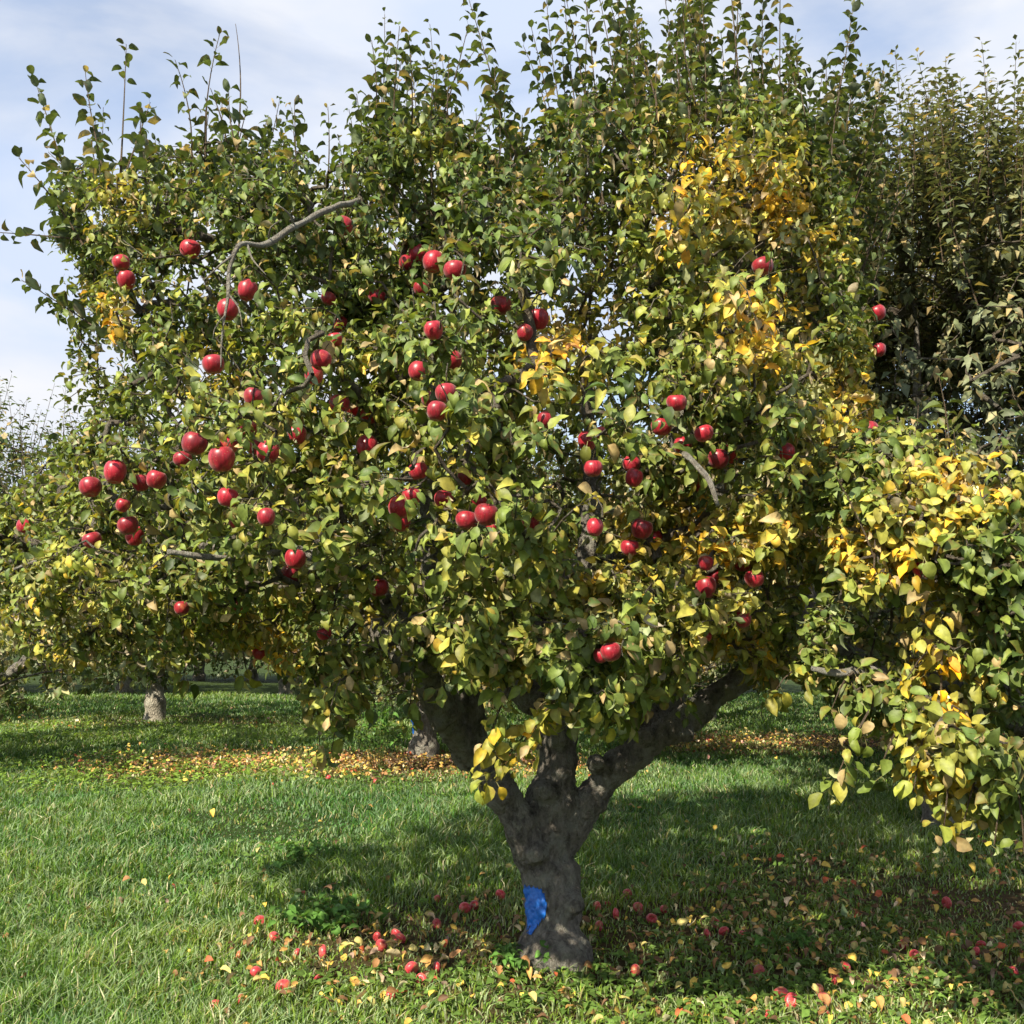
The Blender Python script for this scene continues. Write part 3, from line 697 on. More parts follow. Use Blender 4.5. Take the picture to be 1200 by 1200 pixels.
# attractors inside the crown
def bough_relief(px, py):
    """how far the boughs reach out of the crown's face: deep hollows between lit boughs"""
    P = np.column_stack([px / 105, py / 80, np.full(len(px), 3.7)])
    return np.clip(0.80 + 0.75 * noise3(P, 1.0) + 0.35 * noise3(P + 9, 2.3), 0.25, 1.06)
def sample_crown(n, front, thr=-0.24):
    out = []
    while sum(len(o) for o in out) < n:
        px = rng.uniform(-40, 1040, 6000); py = rng.uniform(80, 870, 6000)
        d, yc, h = crown_shape(px, py); ok = d > 4
        px, py, yc, h = px[ok], py[ok], yc[ok], h[ok]
        u = rng.random(len(px)); lim = bough_relief(px, py)
        s_ = np.where(rng.random(len(px)) < front, -lim * (1 - 0.45 * u ** 1.6), rng.uniform(-0.6, 1.0, len(px)))
        Y = yc + s_ * h
        p = at(px, py, Y)
        nz = noise3(p, 1.55) + 0.6 * noise3(p + 7, 3.3)
        # gaps between boughs
        ok = (nz > thr + 0.10 * (s_ > 0)) & (p[:, 2] > 0.55)
        # open hollows where the inner limbs show
        hol = blotch(px, py, [(665,545,58,1.2),(670,470,45,1.0),(480,570,48,1.0),(545,540,40,.9),(775,480,42,1.0),(350,640,38,.9),(390,215,34,1.0),(500,200,30,.9),(690,640,40,1.0),(930,690,45,.8),(230,285,28,.7),(420,600,30,.8),(580,430,30,.8)])
        ok &= ~((hol > 0.5) & (s_ < 0.25) & (rng.random(len(px)) < 0.9))
        # weight by true area
        ok &= rng.random(len(px)) < (Y / 6.6) ** 2
        out.append(np.column_stack([p, px, py, s_])[ok])
    return np.concatenate(out)[:n]
S1 = sample_crown(4800, 0.62)
S2 = sample_crown(9500, 0.0, -0.9); S2 = S2[S2[:, 5] > 0.35][:2200]
# twigs that hold the apples
apples = []
for px, py, r, dp in HANG[:-1]:
    d, yc, h = crown_shape(np.array([px * 1.0]), np.array([py * 1.0])); d, yc, h = d[0], yc[0], h[0]
    Y = yc - h * float(bough_relief(np.array([px * 1.0]), np.array([py * 1.0]))[0]) * (0.97 - (0.10 * random.random() if dp == 0 else 0.20)) - (0.03 if dp == 0 else 0.0)
    Y = float(np.clip(Y, 2.9, 5.2)); apples.append((at(px, py, Y), px, py, r, dp, Y))
AT = np.array([a[0] + [0.004, 0.0, 0.10] for a in apples])
allA = np.concatenate([S1[:, :3], S2[:, :3], AT])
main.grow(allA, sag=0.03)
endi = np.zeros(len(allA), int)
for q, e in main.ends: endi[q] = e
ends = main.pos[endi]; axis = norm(ends - main.pos[main.par[endi]]) + [0, 0, 0.25]
ctr = np.array([0.0, 5.15, 2.1])
outw = norm(ends - ctr)
ppx, ppy = to_px(ends)
YEL = [(830,210,90,.42),(900,230,60,.45),(770,270,60,.3),(890,375,55,.45),(655,405,50,.36),(700,370,60,.22),(1000,450,55,.33),(1010,530,45,.42),(730,620,60,.18),(690,650,60,.14),(590,890,60,.5),(470,720,60,.05),(135,355,30,.5),(130,230,40,.25),(80,740,60,.12),(300,760,40,.28),(250,430,25,.4),(350,210,30,.15),(505,165,25,.3),(960,280,50,.3),(950,520,40,.2),(930,620,50,.2),(390,450,150,.06),(840,620,70,.2),(870,770,50,.2)]
tcl = 0.30 + rng.normal(0, .05, len(ppx)) + blotch(ppx, ppy, YEL) * rng.uniform(0.7, 1.5, len(ppx)) + 0.12 * np.clip((ppy - 380) / 300, -0.8, 1) + 0.10 * noise3(ends + 3, 2.0)
k = rng.integers(7, 12, len(ends)); k[-len(AT):] = 5
drp = 0.9
lsz = 0.062 - 0.012 * np.clip((420 - ppx) / 300, 0, 1)
main.rosettes(ends, axis, outw, k, lsz, tcl, droop=drp, sat=0.95, spread=0.13)
# a second, sparser run of leaves back along each twig
pm = main.par[main.par[endi]]; mid = main.pos[pm]
main.rosettes(mid, axis, outw, np.full(len(mid), 3), lsz * 0.9, tcl - 0.03, droop=0.7, sat=0.95, spread=0.06)

# long upright and outlying shoots that make the skyline: base px,py  tip px,py  depth, leaf start
SH = [(110,260,40,92,4.7,0),(90,290,22,185,4.6,.1),(110,270,-8,272,4.6,.2),(110,400,25,328,4.7,.1),(120,230,100,85,4.8,.15),(170,240,148,52,4.9,.72),(168,220,176,120,4.8,.1),(195,230,205,70,4.9,.15),(245,200,258,38,5.0,.70),(268,190,276,28,5.1,1.0),(240,200,243,110,5.0,1.0),
 (285,230,290,125,4.8,.1),(340,230,345,120,4.9,.1),(310,240,318,150,5.0,0),(390,230,398,165,5.2,0),(450,230,456,58,5.1,.1),(480,230,478,110,5.2,0),(500,240,512,75,5.2,.1),(430,240,418,110,5.0,.1),(575,240,548,-5,5.3,.05),(560,250,592,120,5.3,.1),(600,260,612,135,5.4,0),
 (660,320,622,30,5.6,.1),(680,330,640,-5,5.6,.05),(690,330,660,-25,5.7,.05),(700,320,678,-60,5.6,.1),(700,330,700,-40,5.8,.1),(730,320,722,-15,5.7,.1),(740,310,750,30,5.9,0),(720,300,735,60,5.5,0),
 (790,280,778,-10,5.5,.1),(800,280,800,-30,5.7,.1),(830,260,822,-8,5.6,.1),(850,260,868,-60,5.6,.1),(880,260,895,-20,5.6,.1),(890,250,915,-50,5.7,.15),(915,260,935,60,5.7,0),(900,270,880,60,5.8,0),(850,250,845,40,5.8,0),
 (955,260,1000,3,5.5,.2),(970,260,968,70,5.6,0),(985,300,1040,88,5.8,.05),(960,240,985,110,5.9,0),(930,270,950,90,5.8,0),(1000,330,1010,150,5.9,0)]
for bx, by, tx, ty, Y, lf in SH:
    main.shoot(at(bx, by, Y), at(tx, ty, Y + rng.uniform(-.15, .25)), rng.uniform(.021, .034), rng.uniform(.068, .086), 0.22 if tx < 600 else 0.20, 0.006, lf, rng.uniform(.02, .08), sat=0.7)
# shorter shoots all over the top
for _ in range(170):
    bx = rng.uniform(90, 1000)
    if bx < 420 and rng.random() < .5: continue
    top = np.interp(bx, [60,100,200,330,400,430,520,600,640,700,860,930,1000], [270,200,165,160,190,140,130,190,140,100,95,120,260])
    by = top + rng.uniform(20, 150); L = rng.uniform(45, 105) if bx < 420 else rng.uniform(60, 165); Y = 5.1 + rng.uniform(-0.6, 1.2)
    if bx > 620 and rng.random() < 0.6: L *= 1.35
    main.shoot(at(bx, by, Y), at(bx + rng.normal(0, 22), by - L, Y + rng.normal(0, .1)), rng.uniform(.022, .042), rng.uniform(.055, .085), 0.20, 0.005, 0.05, rng.uniform(.02, .11), sat=0.75)
for _ in range(34):
    bx = rng.uniform(945, 1035); by = rng.uniform(230, 430); Y = rng.uniform(5.5, 6.6)
    main.shoot(at(bx, by, Y), at(bx + rng.normal(22, 20), by - rng.uniform(110, 210), Y), rng.uniform(.022, .034), rng.uniform(.06, .078), 0.24, 0.005, 0.03, rng.uniform(.02, .08), sat=0.7)
# hanging sprays below the crown: near yellow-green sprig before the trunk and others
for bx, by, tx, ty, Y, t in [(640,830,575,915,3.75,.56),(640,820,615,880,3.7,.54),(640,830,598,895,3.75,.60),(610,850,562,908,3.75,.56),(690,800,668,850,4.2,.5),(720,790,700,850,4.1,.45),(760,770,735,830,4.1,.4),(500,770,478,845,4.2,.3),(560,760,556,790,4.0,.4),(400,800,388,882,4.3,.42),(390,800,375,880,4.3,.42),(420,800,405,860,4.4,.38),(760,800,745,855,4.3,.4),(730,780,720,850,4.0,.42),(680,780,680,840,4.0,.5),(700,770,735,850,4.1,.45),(670,770,650,830,4.0,.5),(530,760,520,800,4.0,.4),(400,780,380,850,4.2,.38),(370,770,400,850,4.4,.36),(420,770,430,830,4.4,.36),(800,770,800,830,4.4,.35),(885,770,905,815,4.3,.5),(270,740,290,790,4.7,.45),(90,740,70,800,4.6,.35),(190,740,165,790,4.6,.35),(230,740,215,800,4.8,.4),(330,760,340,790,4.7,.42)]:
    main.spray(at(bx, by, Y), at(tx, ty, Y), 0.072, t, (-.3, -1, .2))

apP = np.array([a[0] for a in apples]); apR = np.array([a[3] for a in apples]); apD = np.array([a[4] for a in apples])
toc = norm(np.array([0, 0, CAM_H]) - apP)
rsh = rng.random(len(apP))
def keep_leaves(P):
    k = np.ones(len(P), bool)
    fr = norm(apP - ctr)
    for j in range(len(apP)):
        dd = np.linalg.norm(P - apP[j], axis=1) < 0.054
        # space in front of the fruit, on the outside of the crown
        sh = rsh[j]
        wd = 0.056 if sh < 0.35 else 0.044 if sh < 0.75 else 0.034
        for q, rr in ((0.07, wd + .008), (0.14, wd), (0.21, wd), (0.28, wd)):
            if apD[j] == 1 and q > 0.15: continue
            c = apP[j] + (toc[j] * 0.75 + fr[j] * 0.25) * q
            dd |= np.linalg.norm(P - c, axis=1) < rr
        k &= ~dd
    return k
def split_shoots(t, root, org, n, keepf):
    """the n longest shoots become parts of their own (> foliage); the others stay one part"""
    order = sorted(range(len(t.shoots)), key=lambda i: -np.linalg.norm(t.shoots[i][0][-1] - t.shoots[i][0][0]))
    own = set(order[:n]); a = {k: np.concatenate(v) for k, v in t.L.items()}; free = np.ones(len(a['P']), bool)
    for i in range(len(t.shoots)):
        if i not in own: continue
        s0 = t.mark[i][0]; s1 = s0 + t.count[i]; idx = np.arange(s0, s1); free[idx] = False
        V, F = tube_arrays([t.shoots[i]], 6, cap=False); o = under(link('shoot', mesh_np('shoot', V, F, M_SHOOT)), root, org)
        idx = idx[keepf(a['P'][idx])]
        if len(idx): link('foliage', build_leaves('foliage', *(a[k][idx] for k in ('P', 'D', 'N', 'S', 'C')), TD, M_LEAF), o)
    rest = [t.shoots[i] for i in range(len(t.shoots)) if i not in own]
    if rest:
        V, F = tube_arrays(rest, 5, cap=False); o = under(link('short_shoots', mesh_np('short_shoots', V, F, M_SHOOT)), root, org); o['kind'] = 'stuff'
    t.L = {k: [v[free]] for k, v in a.items()}
split_shoots(main, TREE, base, 95, keep_leaves)
under(link('crown', main.leaf_mesh('crown', TD, keep_leaves)))
under(link('twigs', main.twig_mesh('twigs', M_TWIG)))
# bare weathered branches
def bare(name, paths, parent=TREE, org=base):
    ch = [smooth_path(W(p), r, 0.02, 0.003) for p, r in paths]
    V, F = tube_arrays(ch, 9); return under(link(name, mesh_np(name, V, F, M_DEAD)), parent, org)
bare('bare_branch', [([(420,235,4.3),(380,248,3.75),(345,265,3.5),(305,288,3.35),(280,288,3.28),(270,310,3.25),(268,345,3.22),(262,380,3.2),(260,430,3.2)], [.013,.012,.0115,.011,.009,.007,.0055,.004,.0025]),
   ([(272,300,3.25),(258,310,3.22),(238,328,3.2)], [.004,.003,.002]), ([(290,287,3.3),(296,305,3.24),(312,322,3.2)], [.0035,.003,.0015]), ([(345,265,3.5),(338,250,3.45),(322,238,3.42)], [.004,.003,.0015]),
   ([(268,345,3.22),(280,362,3.18),(284,384,3.16)], [.003,.0025,.0012]), ([(315,279,3.38),(318,266,3.33),(330,258,3.3)], [.0035,.003,.002]), ([(263,370,3.2),(252,384,3.18),(250,398,3.18)], [.0025,.002,.001])])['label'] = 'pale leafless branch arching over and hanging down'
bare('bare_branch', [([(330,645,3.9),(275,655,3.55),(235,652,3.45),(195,648,3.4)], [.014,.013,.011,.009])])['label'] = 'short pale leafless branch pointing left'
bare('bare_branch', [([(110,640,4.5),(65,650,4.25),(40,658,4.2),(15,668,4.15)], [.012,.010,.009,.006])])
bare('bare_branch', [([(800,530,4.0),(817,548,3.5),(832,565,3.4),(842,592,3.4)], [.012,.011,.009,.006])])

# ------------------------------------------------------------------ neighbouring tree on the right (near)
POLR = [(960,560),(1010,500),(1060,480),(1130,500),(1200,470),(1330,420),(1520,420),(1600,560),(1600,820),(1450,940),(1330,960),(1200,985),(1150,960),(1110,940),(1060,900),(1040,850),(1000,830),(970,800),(940,770),(960,700),(965,640)]
rbase = np.array([2.75, 4.6, 0]); rbase[2] = ground_z(rbase[0], rbase[1])
R = Tree()
rl = [smooth_path([rbase + [0, 0, -.2], rbase + [0, 0, .4], rbase + [-.05, 0, .9], rbase + [0, .1, 1.5], rbase + [.1, .1, 2.1]], [.17, .13, .12, .09, .04], .05, .006),
      smooth_path([rbase + [0, 0, .75], rbase + [-.35, -.15, 1.05], rbase + [-.8, -.3, 1.25], at(1090, 800, 4.1), at(1000, 786, 4.0), at(940, 782, 3.95)], [.09, .075, .06, .04, .027, .018], .05, .006),
      smooth_path([rbase + [0, 0, .9], rbase + [-.3, -.35, 1.4], at(1150, 700, 3.9), at(1080, 620, 3.8), at(1040, 560, 3.8)], [.08, .06, .045, .03, .015], .05, .006),
      smooth_path([rbase + [0, 0, 1.0], rbase + [.4, -.3, 1.4], rbase + [.8, -.5, 1.8]], [.07, .05, .02], .05, .006),
      smooth_path([rbase + [0, 0, 1.0], rbase + [-.2, .4, 1.5], rbase + [-.5, .7, 2.0]], [.07, .05, .02], .05, .006)]
for q, r in rl:
    i = R.n; m = len(q); R.pos[i:i + m] = q; R.par[i:i + m] = np.arange(i - 1, i + m - 1); R.par[i] = -1; R.limb[i:i + m] = True; R.rad[i:i + m] = r; R.n += m
px = rng.uniform(930, 1600, 16000); py = rng.uniform(420, 990, 16000)
d = poly_sdf(POLR, px, py); h = 0.75 * np.sqrt(np.clip(1 - (1 - np.clip(d / 170, 0, 1)) ** 2, 0, 1)) + .08
s_ = np.where(rng.random(len(px)) < .6, -(1 - .5 * rng.random(len(px)) ** 1.6), rng.uniform(-.6, 1, len(px)))
Y = 4.15 + s_ * h - 0.25 * np.clip((py - 700) / 250, 0, 1)
p = at(px, py, Y); nz = noise3(p[:16000], 1.8) + .5 * noise3(p + 5, 3.6)
ok = (d > 4) & (nz > -0.03) & ((px < 1230) | (rng.random(len(px)) < .35)) & (rng.random(len(px)) < 0.42)
A = p[ok][:1500]; print('right attractors', ok.sum())
R.grow(A, sag=0.1)
endr = np.zeros(len(A), int)
for q, e in R.ends: endr[q] = e
er = R.pos[endr]; axr = norm(er - R.pos[R.par[endr]]) + [0, 0, .2]; ctr2 = np.array([2.4, 4.6, 1.6])
rx, ry = to_px(er)
YR = [(1110,570,60,.45),(1150,565,40,.42),(1040,640,50,.42),(1070,690,40,.35),(1000,640,35,.4),(1095,770,45,.45),(1115,810,35,.45),(1130,930,45,.4),(950,790,40,.25),(1090,900,60,.3)]
tr = 0.30 + blotch(rx, ry, YR) * rng.uniform(.6, 1.2, len(rx)) + .08 * noise3(er, 2)
R.rosettes(er, axr, norm(er - ctr2), rng.integers(6, 11, len(er)), 0.060, tr, droop=.9, sat=.95, spread=.12)
for bx, by, tx, ty, Y, t in [(1040,830,975,925,3.6,.42),(1060,850,1030,905,3.6,.4),(1120,880,1105,980,3.4,.5),(1140,870,1130,960,3.4,.55),(1170,900,1165,990,3.3,.38),(1190,920,1200,1000,3.3,.38),(1080,850,1070,930,3.5,.5),(1000,790,975,830,3.7,.4),(930,785,905,815,3.9,.5),(980,790,960,800,3.9,.45),(1080,780,1100,860,3.5,.8),(1070,770,1060,800,3.5,.75)]:
    R.spray(at(bx, by, Y), at(tx, ty, Y), 0.063, t, (-.3, -1, .2))
for _ in range(45):
    bx = rng.uniform(990, 1300); by = rng.uniform(560, 760); Y = 4.0 + rng.uniform(-.5, .5)
    R.shoot(at(bx, by, Y), at(bx + rng.normal(0, 15), by - rng.uniform(60, 130), Y), 0.028, 0.058, .25, .004, .05, .05, sat=.8)
RT_ = bpy.data.objects.new('apple_tree', None); COL.objects.link(RT_); RT_.location = rbase
tag(RT_, 'nearest apple tree at the right edge with yellowing leaves hanging low over the shade', 'tree')
rc = norm(at(1080, 668, 3.55) - 0)
appR = at(1080, 668, 3.5)
def keep_r(P):
    return ~((np.linalg.norm(P - appR, axis=1) < .08) | (np.linalg.norm(P - appR - [0, -.1, 0], axis=1) < .08))
rtrunk = remeshed('trunk', rl, M_BARK, .014, .02, .07)
split_shoots(R, RT_, rbase, 60, keep_r)
under(link('trunk', rtrunk), RT_, rbase); under(link('crown', R.leaf_mesh('crown', TD, keep_r)), RT_, rbase)
under(link('twigs', R.twig_mesh('twigs', M_TWIG)), RT_, rbase)
bare('bare_branch', [([(1100,800,3.95),(1010,786,3.75),(985,788,3.7),(950,782,3.7)], [.02,.018,.016,.01])], RT_, rbase)

# ------------------------------------------------------------------ background trees
def orchard_tree(seed, cr=2.1, zb=0.75, zt=3.9, nA=900, nshoot=130, shoot_len=(.5, 1.3), t0=.2, size=.085, lean=0.0, sat=.85, T=TS, gap=.05, leaf_k=(8, 12), fork=.9, tr=.19, shoot_r=1.0, yel=.12, hole=-.22):
    """a whole tree about its own base at the origin: returns the meshes of trunk, crown, twigs, shoots"""
    t = Tree(0.0032); r_ = np.random.default_rng(seed)
    l = [smooth_path([[0, 0, -.2], [0, 0, .3], [lean * .5, 0, .65], [lean, 0, fork], [lean * 1.2, .1, zt * .55], [lean, .1, zt * .85]], [tr * 1.35, tr, tr * .88, tr * .8, tr * .4, .02], .06, .008)]
    for k in range(6):
        a = k * 1.047 + r_.uniform(-.3, .3); L = cr * r_.uniform(.7, .95)
        l.append(smooth_path([[lean * .8, 0, fork * .9], [lean + math.cos(a) * L * .35, math.sin(a) * L * .35, fork + .35], [lean + math.cos(a) * L * .7, math.sin(a) * L * .7, fork + .9 + r_.uniform(-.3, .5)], [lean + math.cos(a) * L, math.sin(a) * L, fork + 1.2 + r_.uniform(-.5, .9)]], [tr * .6, tr * .45, tr * .28, .012], .06, .008))
    for q, r in l:
        i = t.n; m = len(q); t.pos[i:i + m] = q; t.par[i:i + m] = np.arange(i - 1, i + m - 1); t.par[i] = -1; t.limb[i:i + m] = True; t.rad[i:i + m] = r; t.n += m
    lowm = t.pos[:t.n, 2] < fork * .8; t.pos[:t.n][lowm, 2] -= 50
    v = norm(rng.normal(0, 1, (nA * 4, 3))); rr = rng.random((nA * 4, 1)) ** .33
    rr = np.maximum(rr, rng.uniform(.55, 1, rr.shape))
    p = v * rr * [cr, cr, (zt - zb) / 2] * [1, 1, 1]
    # squash the underside flatter
    p[:, 2] = np.where(p[:, 2] < 0, p[:, 2] * .9, p[:, 2]); p += [lean, 0, (zt + zb) / 2]
    nz = noise3(p + seed, 1.0) + .6 * noise3(p + seed, 2.2)
    p = p * np.where(nz > 0, 1.04, 1)[:, None]; A = p[nz > hole][:nA]
    t.grow(A, sag=.05, spacing=.12)
    e = np.zeros(len(A), int)
    for q, k in t.ends: e[q] = k
    E = t.pos[e]; ax = norm(E - t.pos[t.par[e]]) + [0, 0, .3]
    tt = t0 + .12 * noise3(E + 9, .8) + yel * np.clip(noise3(E + 19, .7) * 2 - .1, 0, 2)
    t.rosettes(E, ax, norm(E - [0, 0, (zt + zb) / 2]), rng.integers(leaf_k[0], leaf_k[1], len(E)), size, tt, .8, sat, .22)
    for _ in range(nshoot):
        a = rng.uniform(0, 6.28); r = cr * .92 * math.sqrt(rng.random()) * shoot_r; b = np.array([lean + math.cos(a) * r, math.sin(a) * r, 0])
        b[2] = (zt + zb) / 2 + (zt - zb) / 2 * math.sqrt(max(.05, 1 - (r / cr) ** 2)) * .8
        L = rng.uniform(*shoot_len)
        t.shoot(b, b + np.array([math.cos(a) * .12 * L, math.sin(a) * .12 * L, L]) + rng.normal(0, .06, 3), gap, size * .85, t0 - .03, .006, 0, .03, sat=sat * .85)
    return [remeshed('trunk', l, M_BARK, .03, .03, .12), t.leaf_mesh('crown', T), t.twig_mesh('twigs', M_TWIG, 4), t.shoot_mesh('shoots', M_SHOOT, 4)]
def place_tree(meshes, loc, rz, label, group=None, sc=1.0):
    o = bpy.data.objects.new('apple_tree', None); COL.objects.link(o)
    o.location = (loc[0], loc[1], float(ground_z(loc[0], loc[1]))); o.rotation_euler = (0, 0, rz); o.scale = (sc,) * 3
    for nme, m in zip(('trunk', 'crown', 'twigs', 'shoots'), meshes):
        c = link(nme, m, o)
        if nme == 'shoots': c['kind'] = 'stuff'
    return tag(o, label, 'tree', group)

# tall thicket of upright shoots behind on the right
tallm = orchard_tree(11, cr=2.5, zb=.9, zt=5.35, nA=2800, nshoot=800, shoot_len=(.6, 1.35), t0=.37, size=.084, sat=.50, T=TS, gap=.021, leaf_k=(7, 11), tr=.2, shoot_r=1.0, yel=.15, hole=-.75)  # t0 and sat pale and grey the leaves: painted sky sheen
place_tree(tallm, (3.6, 8.7), .4, 'tall tree on the right bristling with upright leafy shoots against the sky')
place_tree(tallm, (4.9, 11.4), 2.4, 'tree right behind the tall bristling one, filling the gaps under its shoots')
A_ = orchard_tree(21, cr=2.6, zb=.35, zt=4.1, nA=1700, tr=.165, nshoot=150, shoot_len=(.4, 1.1), t0=.27, size=.09, yel=.35)
B_ = orchard_tree(31, cr=2.7, zb=.35, zt=4.5, nA=1500, tr=.165, nshoot=160, shoot_len=(.5, 1.3), t0=.22, size=.10, lean=.15)
gl = on_ground(181, 845); gm = on_ground(497, 888)
C_ = list(B_); C_[0] = B_[0].copy(); C_[0].materials[0] = M_BARK_SUNLIT  # left trunk takes the bark with sunlight painted in
place_tree(C_, gl, 2.2, 'background tree at the left with a short straight sunlit grey trunk', None, 1.05)
mid_t = place_tree(A_, gm, 0.5, 'background tree with a blue paint daub on its trunk, behind the main tree')
# its paint daub
mt = mid_t.children[0]
ppm = paint_patch('paint_patch', A_[0], None, 0.0, 0.0, .18, .62, math.radians(270 - 120) - .5, math.radians(270 - 35) - .5, .006); ppm.parent = mt
far = [((1.62, 13.5), 'background tree directly behind the right limb of the main tree', A_, 5.2), ((5.4, 13.4), 'background tree on the right, beyond the shaded grass behind the right limb', A_, 1.2), ((-6.6, 12.6), 'background tree cut off by the left edge, its small leaves against the low sky', A_, 2.9),
       ((9.3, 14.2), 'background tree behind the tall shoots at the far right edge', B_, .3), ((-11.0, 19.0), 'distant tree at the far left edge behind the lit grey trunk tree', A_, 4.4),
       ((-1.2, 18.6), 'distant tree in shade directly behind the blue daubed trunk', B_, 5.0), ((3.6, 19.2), 'distant tree seen low through the fork of the main tree', B_, 1.0),
       ((8.9, 19.8), 'distant tree standing behind the right background trees', A_, 2.0)]
for (xy, lab, m, rz) in far: place_tree(m, xy, rz, lab)
for i, x in enumerate(np.linspace(-12, 0, 8)):
    place_tree([B_, A_][i % 2], (x, 34 + rng.uniform(-.4, .4)), rng.uniform(0, 6), 'tree of a very distant orchard row glimpsed under the left crowns', 'trees of the very distant orchard row', 1.1)
for i, x in enumerate(np.linspace(-17, 17, 10)):
    place_tree([A_, B_][i % 2], (x + rng.uniform(-.6, .6), 26 + rng.uniform(-.4, .4)), rng.uniform(0, 6), 'tree of the farthest orchard row, mostly hidden behind nearer trees', 'trees of the farthest orchard row', 1.1)

# ------------------------------------------------------------------ weeds as plants
def weed(px, py, n, size, hgt, label, t=.35, spread=.14):
    g0 = on_ground(px, py); o = bpy.data.objects.new('weed_plant', None); COL.objects.link(o); o.location = g0
    tag(o, label, 'weed')
    t_ = Tree(); q = rng.normal(0, spread, (n, 2)); ch = []; P = []; D = []; S = []
    for x, y in q:
        top = np.array([x, y, hgt * rng.uniform(.5, 1.1)]); b = np.array([x * .3, y * .3, 0])
        ch.append((np.array([b, (b + top) / 2 + [0, 0, .02], top]), [.002, .0018, .0012]))
        for k in range(4):
            a = rng.uniform(0, 6.28); P.append(top * rng.uniform(.7, 1)); D.append([math.cos(a), math.sin(a), rng.uniform(-.1, .5)]); S.append(size * rng.uniform(.6, 1.2))
    P, D, S = map(np.array, (P, D, S))
    C = np.array([[.07, .15, .03]]) * rng.uniform(.7, 1.6, (len(P), 1))
    link('foliage', build_leaves('foliage', P, D, np.tile([0, 0, 1.], (len(P), 1)) + rng.normal(0, .3, P.shape), S, C, TD, M_GRASS, .05), o)
    V, F = tube_arrays(ch, 5); link('stems', mesh_np('stems', V, F, M_GRASS, np.full((len(V), 3), (.09, .15, .04))), o)
weed(385, 1088, 38, .075, .13, 'broad leaved weed clump in the grass left of the painted trunk', spread=.16)
weed(345, 1015, 22, .07, .14, 'dark weed tuft in the tree shadow behind the broad leaved clump')
weed(610, 1140, 20, .055, .12, 'small leafy weed growing at the foot of the main trunk', spread=.09)
weed(445, 905, 26, .10, .75, 'tall upright weed beside the blue daubed background trunk', spread=.12)
weed(925, 1110, 16, .06, .10, 'little weed sprouting at the front edge of the right hand shade', spread=.12)

# ------------------------------------------------------------------ apples on the trees
def region_name(px, py):
    if px < 200 and py < 420: return 'at the upper left rim against the sky'
    if px < 235 and py < 700 : return 'low in the far left foliage'
    if px < 330 and py < 420: return 'beside the arching bare branch'
    if px < 360 and 420 <= py < 700: return 'in the left cluster under the bare branch'
    if py >= 700 and px < 400: return 'under the lower left rim of the crown'
    if py < 400 and px < 470: return 'right of the arching bare branch'
    if py < 400 and px < 560: return 'in the upper middle cluster'
    if py < 420 and px < 700: return 'beside yellow leaves above the crown centre'
    if py < 540 and px < 470: return 'in the column left of the crown centre'
    if py < 540 and px < 600: return 'in the crown centre cluster'
    if py < 720 and px < 660: return 'in the dark hollow above the trunk fork'
    if px < 785 and py < 580: return 'around the centre limb above the fork'
    if px < 785 and py < 720: return 'in the yellowish leaves above the centre limb'
    if px < 785: return 'just above the right limb near the trunk'
    if py < 450: return 'high on the yellow right side'
    if px < 940 and py < 600: return 'beside the short pale right branch stub'
    if px < 940: return 'in the lower right foliage above the right limb'
    if px < 1050: return 'at the right rim among yellow leaves'
    return 'on the near right tree'
from collections import defaultdict
ORD = ['first', 'second', 'third', 'fourth', 'fifth', 'sixth', 'seventh', 'eighth', 'ninth', 'tenth', 'eleventh', 'twelfth', 'thirteenth', 'fourteenth', 'fifteenth', 'sixteenth', 'seventeenth', 'eighteenth', 'nineteenth', 'twentieth']
NUM = ['', 'one', 'two', 'three', 'four', 'five', 'six', 'seven', 'eight', 'nine', 'ten', 'eleven', 'twelve', 'thirteen', 'fourteen']
apples.append((appR, 1080, 668, 10, 0, 3.5))
SPECIAL = {(444,689):'lone bright red apple hanging left of the trunk fork, lowest in the middle', (587,358):'round bright red apple hanging alone right of the upper middle cluster',
 (267,363):'glossy crimson apple hanging behind the bare branch tip', (508,307):'biggest bright red apple of the upper middle cluster', (430,523):'bright apple hanging just below the left column of apples',
 (716,764):'bright red apple hanging lowest on the near side above the right limb', (827,688):'bright red apple hanging among pale leaves above the right limb',
 (1080,668):'small red apple among yellow leaves on the near right tree', (743,560):'lower apple of the touching pair above the centre limb', (740,544):'upper apple of the touching pair above the centre limb',
 (30,617):'apple hanging farthest left in the whole crown', (305,766):'pale pink apple hanging low over the shaded background grass', (260,538):'largest dark red apple in the left cluster',
 (142,308):'upper apple of the pair at the upper left rim', (148,328):'lower apple of the pair at the upper left rim', (894,312):'dark shaded apple high among the yellow leaves at upper right',
 (1019,505):'upper bright apple at the right rim among yellow leaves', (1012,541):'lower bright apple at the right rim among yellow leaves'}
groups = defaultdict(list)
for a in apples:
    if (a[1], a[2]) not in SPECIAL: groups[region_name(a[1], a[2])].append(a)
lab = dict(SPECIAL)
for nme, l in groups.items():
    l.sort(key=lambda a: (a[1], a[2]))
    for i, a in enumerate(l):
        tone = 'shaded dark red apple' if a[4] else 'red apple'
        lab[(a[1], a[2])] = f'{tone} {nme}' if len(l) == 1 else f'{tone} {nme}, {ORD[i]} from left'
for j, (p, px, py, r, dp, Y) in enumerate(apples):
    o = link('apple', APL[j % 3]); tag(o, lab[(px, py)], 'apple', 'red apples hanging in the trees')
    R_ = r * 0.93 / 1200 * np.linalg.norm(p - [0, 0, CAM_H]); sc = float(np.clip(R_ / 0.040, .66, 1.15))
    o.scale = (sc, sc, sc * random.uniform(1.0, 1.16)); o.location = p
    o.rotation_euler = (random.uniform(-.3, .3), random.uniform(-.3, .3), random.uniform(0, 6.28))
    link('stem', STEM, o); link('calyx', CALYX, o)

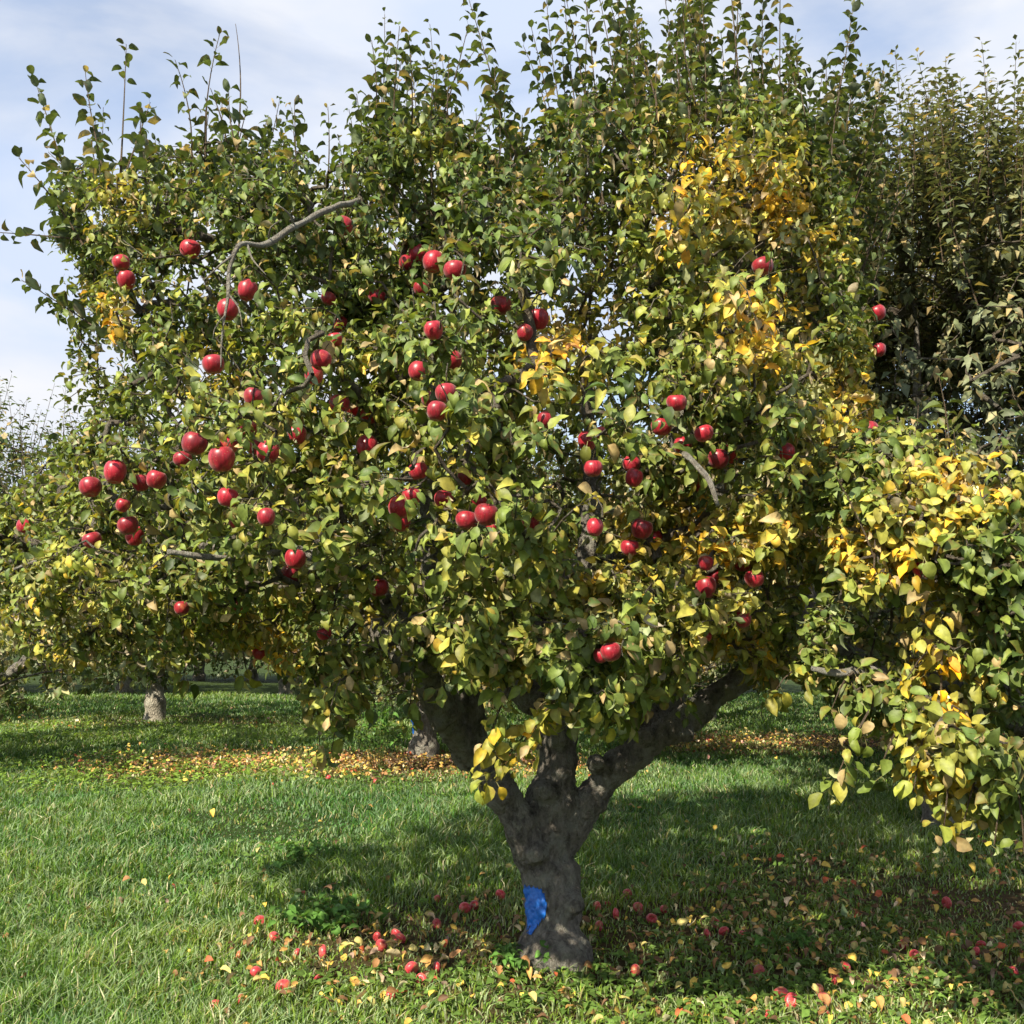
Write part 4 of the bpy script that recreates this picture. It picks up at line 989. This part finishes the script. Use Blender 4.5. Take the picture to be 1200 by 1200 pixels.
# fallen apples
FALL = [(305,1082),(330,1052),(356,1048),(280,1120),(332,1160),(283,1174),(252,1182),(373,1147),(348,1117),(322,1100),(442,1098),(447,1110),(470,1101),(465,1098),(512,1083),(545,1066),(556,1062),(512,1053),(587,1050),(458,1168),(482,1138),(512,1136),(494,1150),(378,1118),(300,1142),
 (840,1084),(829,1094),(848,1092),(712,1060),(722,1072),(702,1086),(735,1050),(748,1064),(764,1078),(700,1064),(778,1066),(745,1138),(990,1134),(960,1162),(968,1174),(915,1169),(901,1191),(966,1190),(1059,1108),(1072,1121),(1144,1115),(1150,1108),(1194,1088),(980,1150),(928,1176),(890,1140),(1096,838),(848,861),(830,866),(320,920),(352,905),(405,893),(385,910),(440,915),(300,905),(1000,1110),(870,1095),(1188,1140),(1110,1060)]
def fall_region(px, py):
    if py < 950 and px < 600: return 'on the litter around the blue daubed background trunk'
    if py < 950: return 'on the far litter beyond the right limb'
    if px < 400: return 'on the grass near the broad leaved weed clump' if py < 1125 else 'on the grass at the lower left'
    if px < 600 : return 'just left of the painted trunk' if py < 1125 else 'on the bottom grass left of the trunk'
    if px < 800: return 'in the shade just right of the trunk' if py < 1120 else 'on the sunny grass right of the trunk foot'
    if px < 1000: return 'at the front of the right shade' if py < 1130 else 'on the bottom grass right of the trunk'
    return 'on the ground at the lower right'
gf_ = defaultdict(list)
for a in FALL: gf_[fall_region(*a)].append(a)
j = 0
for nme, l in gf_.items():
    l.sort()
    for i, (px, py) in enumerate(l):
        g0 = on_ground(px, py); o = link('fallen_apple', APF[j % 3]); j += 1
        tag(o, f'fallen red apple {nme}' + ('' if len(l) == 1 else f', {ORD[i]} from left'), 'apple', 'fallen apples on the ground')
        s = random.uniform(.62, .98); o.scale = (s, s, s * random.uniform(.7, 1))
        g0 = on_ground(px, py + 4); o.location = (g0[0], g0[1], g0[2] + .030 * s - .002)
        o.rotation_euler = (random.uniform(0, 6.28), random.uniform(.5, 1.6), random.uniform(0, 6.28))
        link('stem', STEM, o); link('calyx', CALYX, o)
